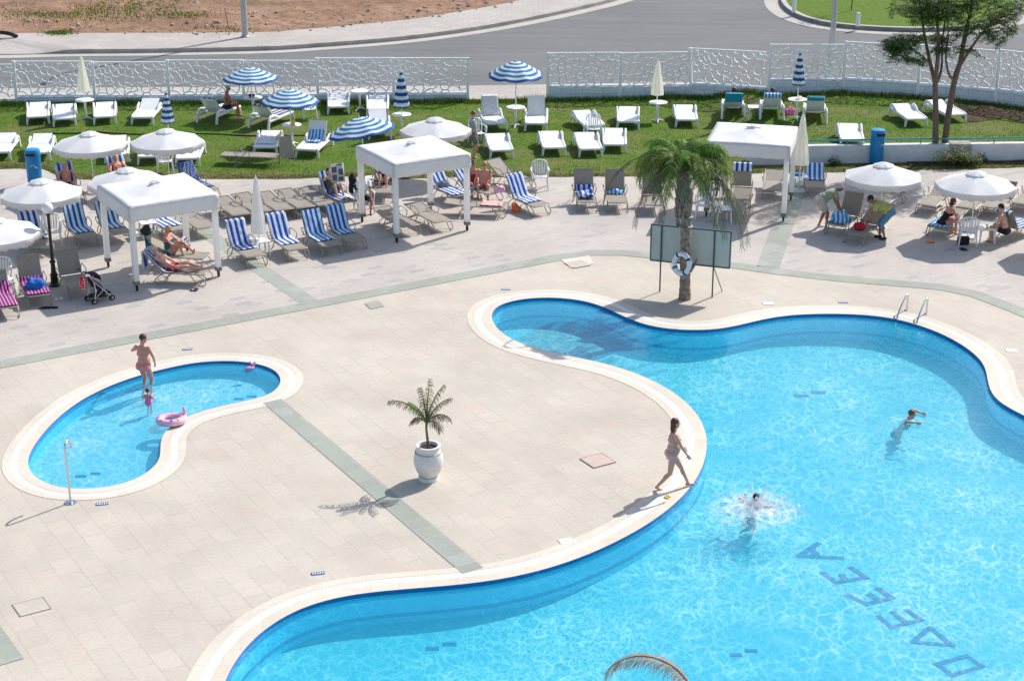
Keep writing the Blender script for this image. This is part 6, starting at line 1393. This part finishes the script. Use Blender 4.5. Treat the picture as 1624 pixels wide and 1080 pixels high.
# floats
fl = empty('swim_ring', G(272, 670, .03), .3, 'pale pink inflatable ring with coloured patches on the paddling pool edge', 'swim ring')
pts = [(.25*cos(t*pi/14), .20*sin(t*pi/14), .07) for t in range(28)]; MB().tube(pts, .092, 12, closed=True, flat=.85).build('ring_tube', MT['lpink'], fl, True)
for x, y, s, mt in ((-.20, -.13, .055, 'yellow'), (-.02, -.22, .05, 'bluev'), (-.26, .04, .045, 'orange'), (.12, -.20, .05, 'yellow'), (.22, -.10, .035, 'pink'), (.05, .21, .04, 'bluev')): MB().ball((x, y, .125), s, s*.8, .03, 10, 6).build('patch', MT[mt], fl, True)
for y in (-.05, .07): MB().ball((.30, y+.08, .20), .035, .025, .07, 10, 8).build('ear', MT['lpink'], fl, True)
MB().ball((.28, .09, .12), .07, .07, .06, 12, 8).build('head', MT['lpink'], fl, True)
ty = empty('pool_toy', G(396, 586, -.04), .6, 'small bright pink inflatable toy floating at the far end of the paddling pool', 'toy')
MB().ball((0, 0, .03), .12, .06, .05).build('toy_body', MT['pink'], ty, True); MB().ball((.10, .03, .08), .05, .05, .05).build('head', MT['pink'], ty, True); MB().tube([(.09, .02, .1), (.05, .10, .16)], .02, 6).build('ear', MT['lpink'], ty, True); MB().tube([(.12, .02, .1), (.15, .0, .17)], .02, 6).build('ear', MT['lpink'], ty, True)
# footwear, bags and bits
def shoes(loc, rz, mat, label, n=2):
    r = empty('flip_flops', loc, rz, label, 'flip flops')
    for i in range(n):
        x = (i-.5)*.13; o = MB().ball((x, i*.03, .012), .045, .12, .014, 12, 6).build('sole', MT[mat], r, True); MB().tube(catmull([(x-.04, i*.03, .02), (x, .05+i*.03, .05), (x+.04, i*.03, .02)], n=3), .008, 5).build('strap', MT['c_white'] if mat == 'c_navy' else MT[mat], r)
    return r
shoes(G(309, 460, .01), 1.2, 'c_navy', 'navy flip flops in front of the left cabana'); shoes(G(1529, 396, .01), 1.4, 'black', 'black flip flops in front of the black bag'); shoes(G(93, 475, .01), .3, 'c_white', 'pale flip flops beside the purple towelled lounger'); shoes(G(1059, 788, .012), .8, 'yellow', 'small yellow flip flops at the pool edge behind the striding woman').scale = (.6, .6, .6)
fu = empty('folded_umbrella', G(78, 488, .03), R_(8), 'short folded black umbrella lying on the terrace', 'umbrella'); MB().tube([(-.22, 0, 0), (-.10, 0, .01), (.18, 0, 0), (.22, 0, 0)], [.02, .035, .03, .015], 8).build('canopy', MT['black'], fu, True); MB().tube([(-.30, 0, 0), (-.22, 0, 0)], .018, 8).build('handle', MT['grey'], fu, True)
bg = empty('beach_bag', G(1527, 388, .006), .1, 'black beach bag standing beside the white chair on the right', 'bag'); MB().box(-.17, .17, -.09, .09, 0, .24).build('bag_body', MT['c_black'], bg, bevel=.05); MB().tube(catmull([(-.10, 0, .22), (-.08, 0, .36), (.08, 0, .36), (.10, 0, .22)], n=4), .010, 6).build('handle', MT['c_black'], bg)
bg = empty('handbag', on(SL['q2'], .40, .0, .335), R_(-20), 'bright red bag on the lounger in front of the bending man', 'bag'); MB().ball((0, 0, .10), .19, .12, .12, 18, 12).build('bag_body', MT['red'], bg, True); MB().tube(catmull([(-.1, 0, .18), (-.06, .02, .28), (.08, .02, .27), (.12, 0, .17)], n=4), .012, 6).build('handle', MT['c_black'], bg)
heap('straw_bag', G(818, 336), .14, .10, .18, 'orange', 'brown and orange bag on the ground beside the lounger below the lone chair', 'bag', 9)
heap('bag', G(792, 305, .35), .16, .10, .14, 'lpink', 'pink flowery bag on the lounger beside the bald man', 'bag', 12); heap('bag', on(SL['c5'], 1.02, 0, .36), .20, .12, .12, 'c_greysh', 'dark grey bag on the towelled lounger behind the middle cabana', 'bag', 13)
heap('bag', on(SL['q5'], 1.4, -.15, .50), .12, .10, .26, 'c_black', 'black bag hanging on the lounger under the far right parasol', 'bag', 14)
fs_ = empty('frisbee', G(1476, 384, .01), 0, 'small orange beach toy lying flat on the terrace near the seated woman', 'toy'); MB().lathe([(.001, .03), (.09, .028), (.115, .01), (.11, 0)], 16).build('disc', MT['orange'], fs_, True)
dr = empty('drink_glass', G(1561, 384)+V((.0, -.12, .435)), 0, 'plastic cup of yellow drink on the right side table', 'drink'); MB().lathe([(.03, 0), (.038, .12), (.036, .12)], 14).build('cup', MT['globe'], dr, True); MB().lathe([(.001, .005), (.031, .005), (.036, .10), (.001, .10)], 14).build('juice', MT['yellow'], dr, True)
ht = empty('sun_hat', GL(1263, 190)+V((.05, -.08, .742)), 0, 'white sun hat lying on the round table by the closed blue parasol', 'hat'); MB().lathe([(.17, 0), (.10, .015), (.09, .09), (.05, .115), (.001, .12)], 18).build('hat_body', MT['cream'], ht, True)
bk = empty('table_items', GL(403, 186)+V((-.05, 0, .74)), 0, 'black bag on the table beside the tanned man', 'bag'); MB().ball((0, 0, .06), .12, .09, .07).build('bag_body', MT['c_black'], bk, True)
bk.name = 'shoulder_bag'
it = empty('wash_bag', G(1267, 300)+V((-.05, -.05, .435)), 0, 'light blue bag on the side table by the right cabana', 'bag'); MB().box(-.12, .12, -.07, .07, 0, .10).build('bag_body', MT['bluev'], it, bevel=.03)
# covers, depth plates, drains
def plate(name, u, v, w, h, rz, mat, label, cat, z=.010, th=.006, parts=None):
    r = empty(name, G(u, v, z), rz, label, cat); MB().box(-w/2, w/2, -h/2, h/2, 0, th).build('cover_plate', MT[mat], r)
    if parts == 'rim':
        for q in ((-w/2-.02, w/2+.02, -h/2-.02, -h/2), (-w/2-.02, w/2+.02, h/2, h/2+.02), (-w/2-.02, -w/2, -h/2, h/2), (w/2, w/2+.02, -h/2, h/2)): MB().box(*q, 0, th-.002).build('rim', MT['grey'], r)
    if parts == 'digits':
        for k_ in range(5): x = (k_-2)*w/5.4; MB().box(x-w*.05, x+w*.05, -h*.30, h*.30*(1 if k_ % 2 else .6), th, th+.002).build('glyph', MT['c_white'], r)
    return r
MT['pinkstone'] = plain('pink_stone', (.55, .42, .35), .85, var=.1); MT['depth'] = plain('depth_plate_blue', (.03, .10, .30), .4)
plate('manhole_cover', 948, 730, .52, .50, R_(31), 'pinkstone', 'pinkish square access cover set in the paving left of the striding woman', 'access cover', parts='rim')
plate('manhole_cover', 50, 962, .52, .46, R_(31), 'deck', 'cream square access cover in the lower left paving', 'access cover', z=.002, parts='rim')
plate('manhole_cover', 916, 419, .55, .5, R_(28), 'deck', 'square access cover in the green band above the pool’s narrow end', 'access cover', z=.016)
for u, v, rz, lab in [(504, 909, 14, 'small blue depth plate in the paving at the main pool’s lower left edge'), (162, 799, 14, 'small blue depth plate below the paddling pool'), (297, 554, 10, 'small blue depth plate above the paddling pool'), (802, 459, 5, 'small blue depth plate above the narrow end of the main pool'), (1337, 480, -3, 'small blue depth plate above the far edge of the main pool')]:
    plate('depth_sign', u, v, .24, .10, R_(rz), 'depth', lab, 'depth sign', z=.004, parts='digits')
for u, v, rz, lab in [(898, 858, 20, 'small white square lid beside the lower pool edge'), (1218, 481, 0, 'small white square lid beside the far pool edge'), (1604, 556, 0, 'small white square lid at the right edge of the photo')]:
    plate('skimmer_lid', u, v, .27, .22, R_(rz), 'coping_white', lab, 'skimmer lid', z=.004)
# ---- floor lettering and marks (seen through the water)
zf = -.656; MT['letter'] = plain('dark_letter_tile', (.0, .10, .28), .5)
def stroke(pts, w, close=False):
    P_ = [G(1150+x/3.426, 780+y/3.426, zf) for x, y in pts]; mb = MB(); n = len(P_)
    for i in range(n if close else n-1):
        a, b = P_[i], P_[(i+1) % n]; d = (b-a).normalized()*w*.5; nn = V((-d.y, d.x, 0)); a2, b2 = a-d*.9, b+d*.9; zz = V((0, 0, .0012*i)); mb.add([a2-nn+zz, b2-nn+zz, b2+nn+zz, a2+nn+zz], [(0, 1, 2, 3)])
    return mb
let = [([[(505, 280), (402, 346), (630, 360)], [(470, 310), (508, 352)]]), ([[(535, 443), (602, 492), (765, 465), (686, 412)], [(655, 480), (636, 455)]]), ([[(668, 562), (768, 608), (905, 574), (832, 526)], [(845, 590), (788, 560)]]), ([[(835, 675), (903, 735), (1065, 693), (985, 640)], [(985, 712), (915, 655)]]), ([[(1110, 735), (1020, 815), (1235, 832)]]), ([[(1310, 890), (1398, 945), (1235, 995), (1152, 935)]])]
names = ['pointed', 'E-like, nearer the splash', 'rounded E-like', 'square E-like', 'triangular', 'box-like']
for k_, ls in enumerate(let):
    r = empty('floor_letter', (0, 0, 0), 0, '%s dark blue tile letter on the pool floor' % names[k_], 'lettering', 'dark blue tile letters on the pool floor')
    for j_, l in enumerate(ls): o = stroke(l, .105 if k_ > 2 else .125, k_ > 3).build('stroke', MT['letter'], r); o.location.z = .005*j_
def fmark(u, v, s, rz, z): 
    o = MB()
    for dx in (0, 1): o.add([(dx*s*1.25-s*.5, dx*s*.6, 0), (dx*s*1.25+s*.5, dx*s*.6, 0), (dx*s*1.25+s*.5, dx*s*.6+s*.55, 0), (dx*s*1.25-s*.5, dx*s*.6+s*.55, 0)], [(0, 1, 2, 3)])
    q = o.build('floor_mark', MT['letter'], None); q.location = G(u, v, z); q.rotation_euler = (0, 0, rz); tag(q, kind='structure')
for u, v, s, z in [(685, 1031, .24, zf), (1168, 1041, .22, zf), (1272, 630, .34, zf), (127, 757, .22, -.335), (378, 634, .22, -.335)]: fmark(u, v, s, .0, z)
m_ = MB().lathe([(.001, .0), (.09, .0), (.10, -.004)], 14)
for u, v, z in [(797, 939, -.30), (1040, 855, -.28), (430, 1008, -.30)]:   # inlet rings on the wall that faces the camera
    pass
# ================================================================ CAMERA, LIGHT, RENDER
cam = bpy.data.cameras.new('camera'); cam.sensor_width = 36; cam.sensor_fit = 'HORIZONTAL'; cam.lens = 36*F/1624; cam.clip_start = .1; cam.clip_end = 2000
co = bpy.data.objects.new('camera', cam); link(co); co.location = (0, 0, CH); co.rotation_euler = (pi/2-TH, 0, 0); scene.camera = co
SEL, SAZ = radians(41), radians(44)      # elevation; azimuth from +Y towards +X
sun = bpy.data.lights.new('sun', 'SUN'); sun.energy = 3.8; sun.angle = radians(.5); sun.color = (1, .96, .9)
so = bpy.data.objects.new('sun', sun); link(so)
d = V((sin(SAZ)*cos(SEL), cos(SAZ)*cos(SEL), sin(SEL))); so.rotation_euler = d.to_track_quat('Z', 'Y').to_euler(); so.location = (20, 40, 30)
w = bpy.data.worlds.new('World'); scene.world = w; w.use_nodes = True; nt = w.node_tree
sky = nt.nodes.new('ShaderNodeTexSky'); sky.sky_type = 'NISHITA'; sky.sun_disc = False; sky.sun_elevation = SEL; sky.sun_rotation = SAZ
sky.air_density = 1.0; sky.dust_density = 1.5; sky.ozone_density = 1.0
nt.links.new(sky.outputs[0], nt.nodes['Background'].inputs[0]); nt.nodes['Background'].inputs[1].default_value = .13
scene.view_settings.view_transform = 'Standard'; scene.view_settings.look = 'None'; scene.view_settings.exposure = .44; scene.view_settings.gamma = 1
scene.render.engine = 'CYCLES'; cy = scene.cycles
cy.max_bounces = 6; cy.transparent_max_bounces = 12; cy.diffuse_bounces = 3; cy.glossy_bounces = 2; cy.transmission_bounces = 2
cy.caustics_reflective = False; cy.caustics_refractive = False; cy.use_denoising = True; cy.sample_clamp_indirect = 6
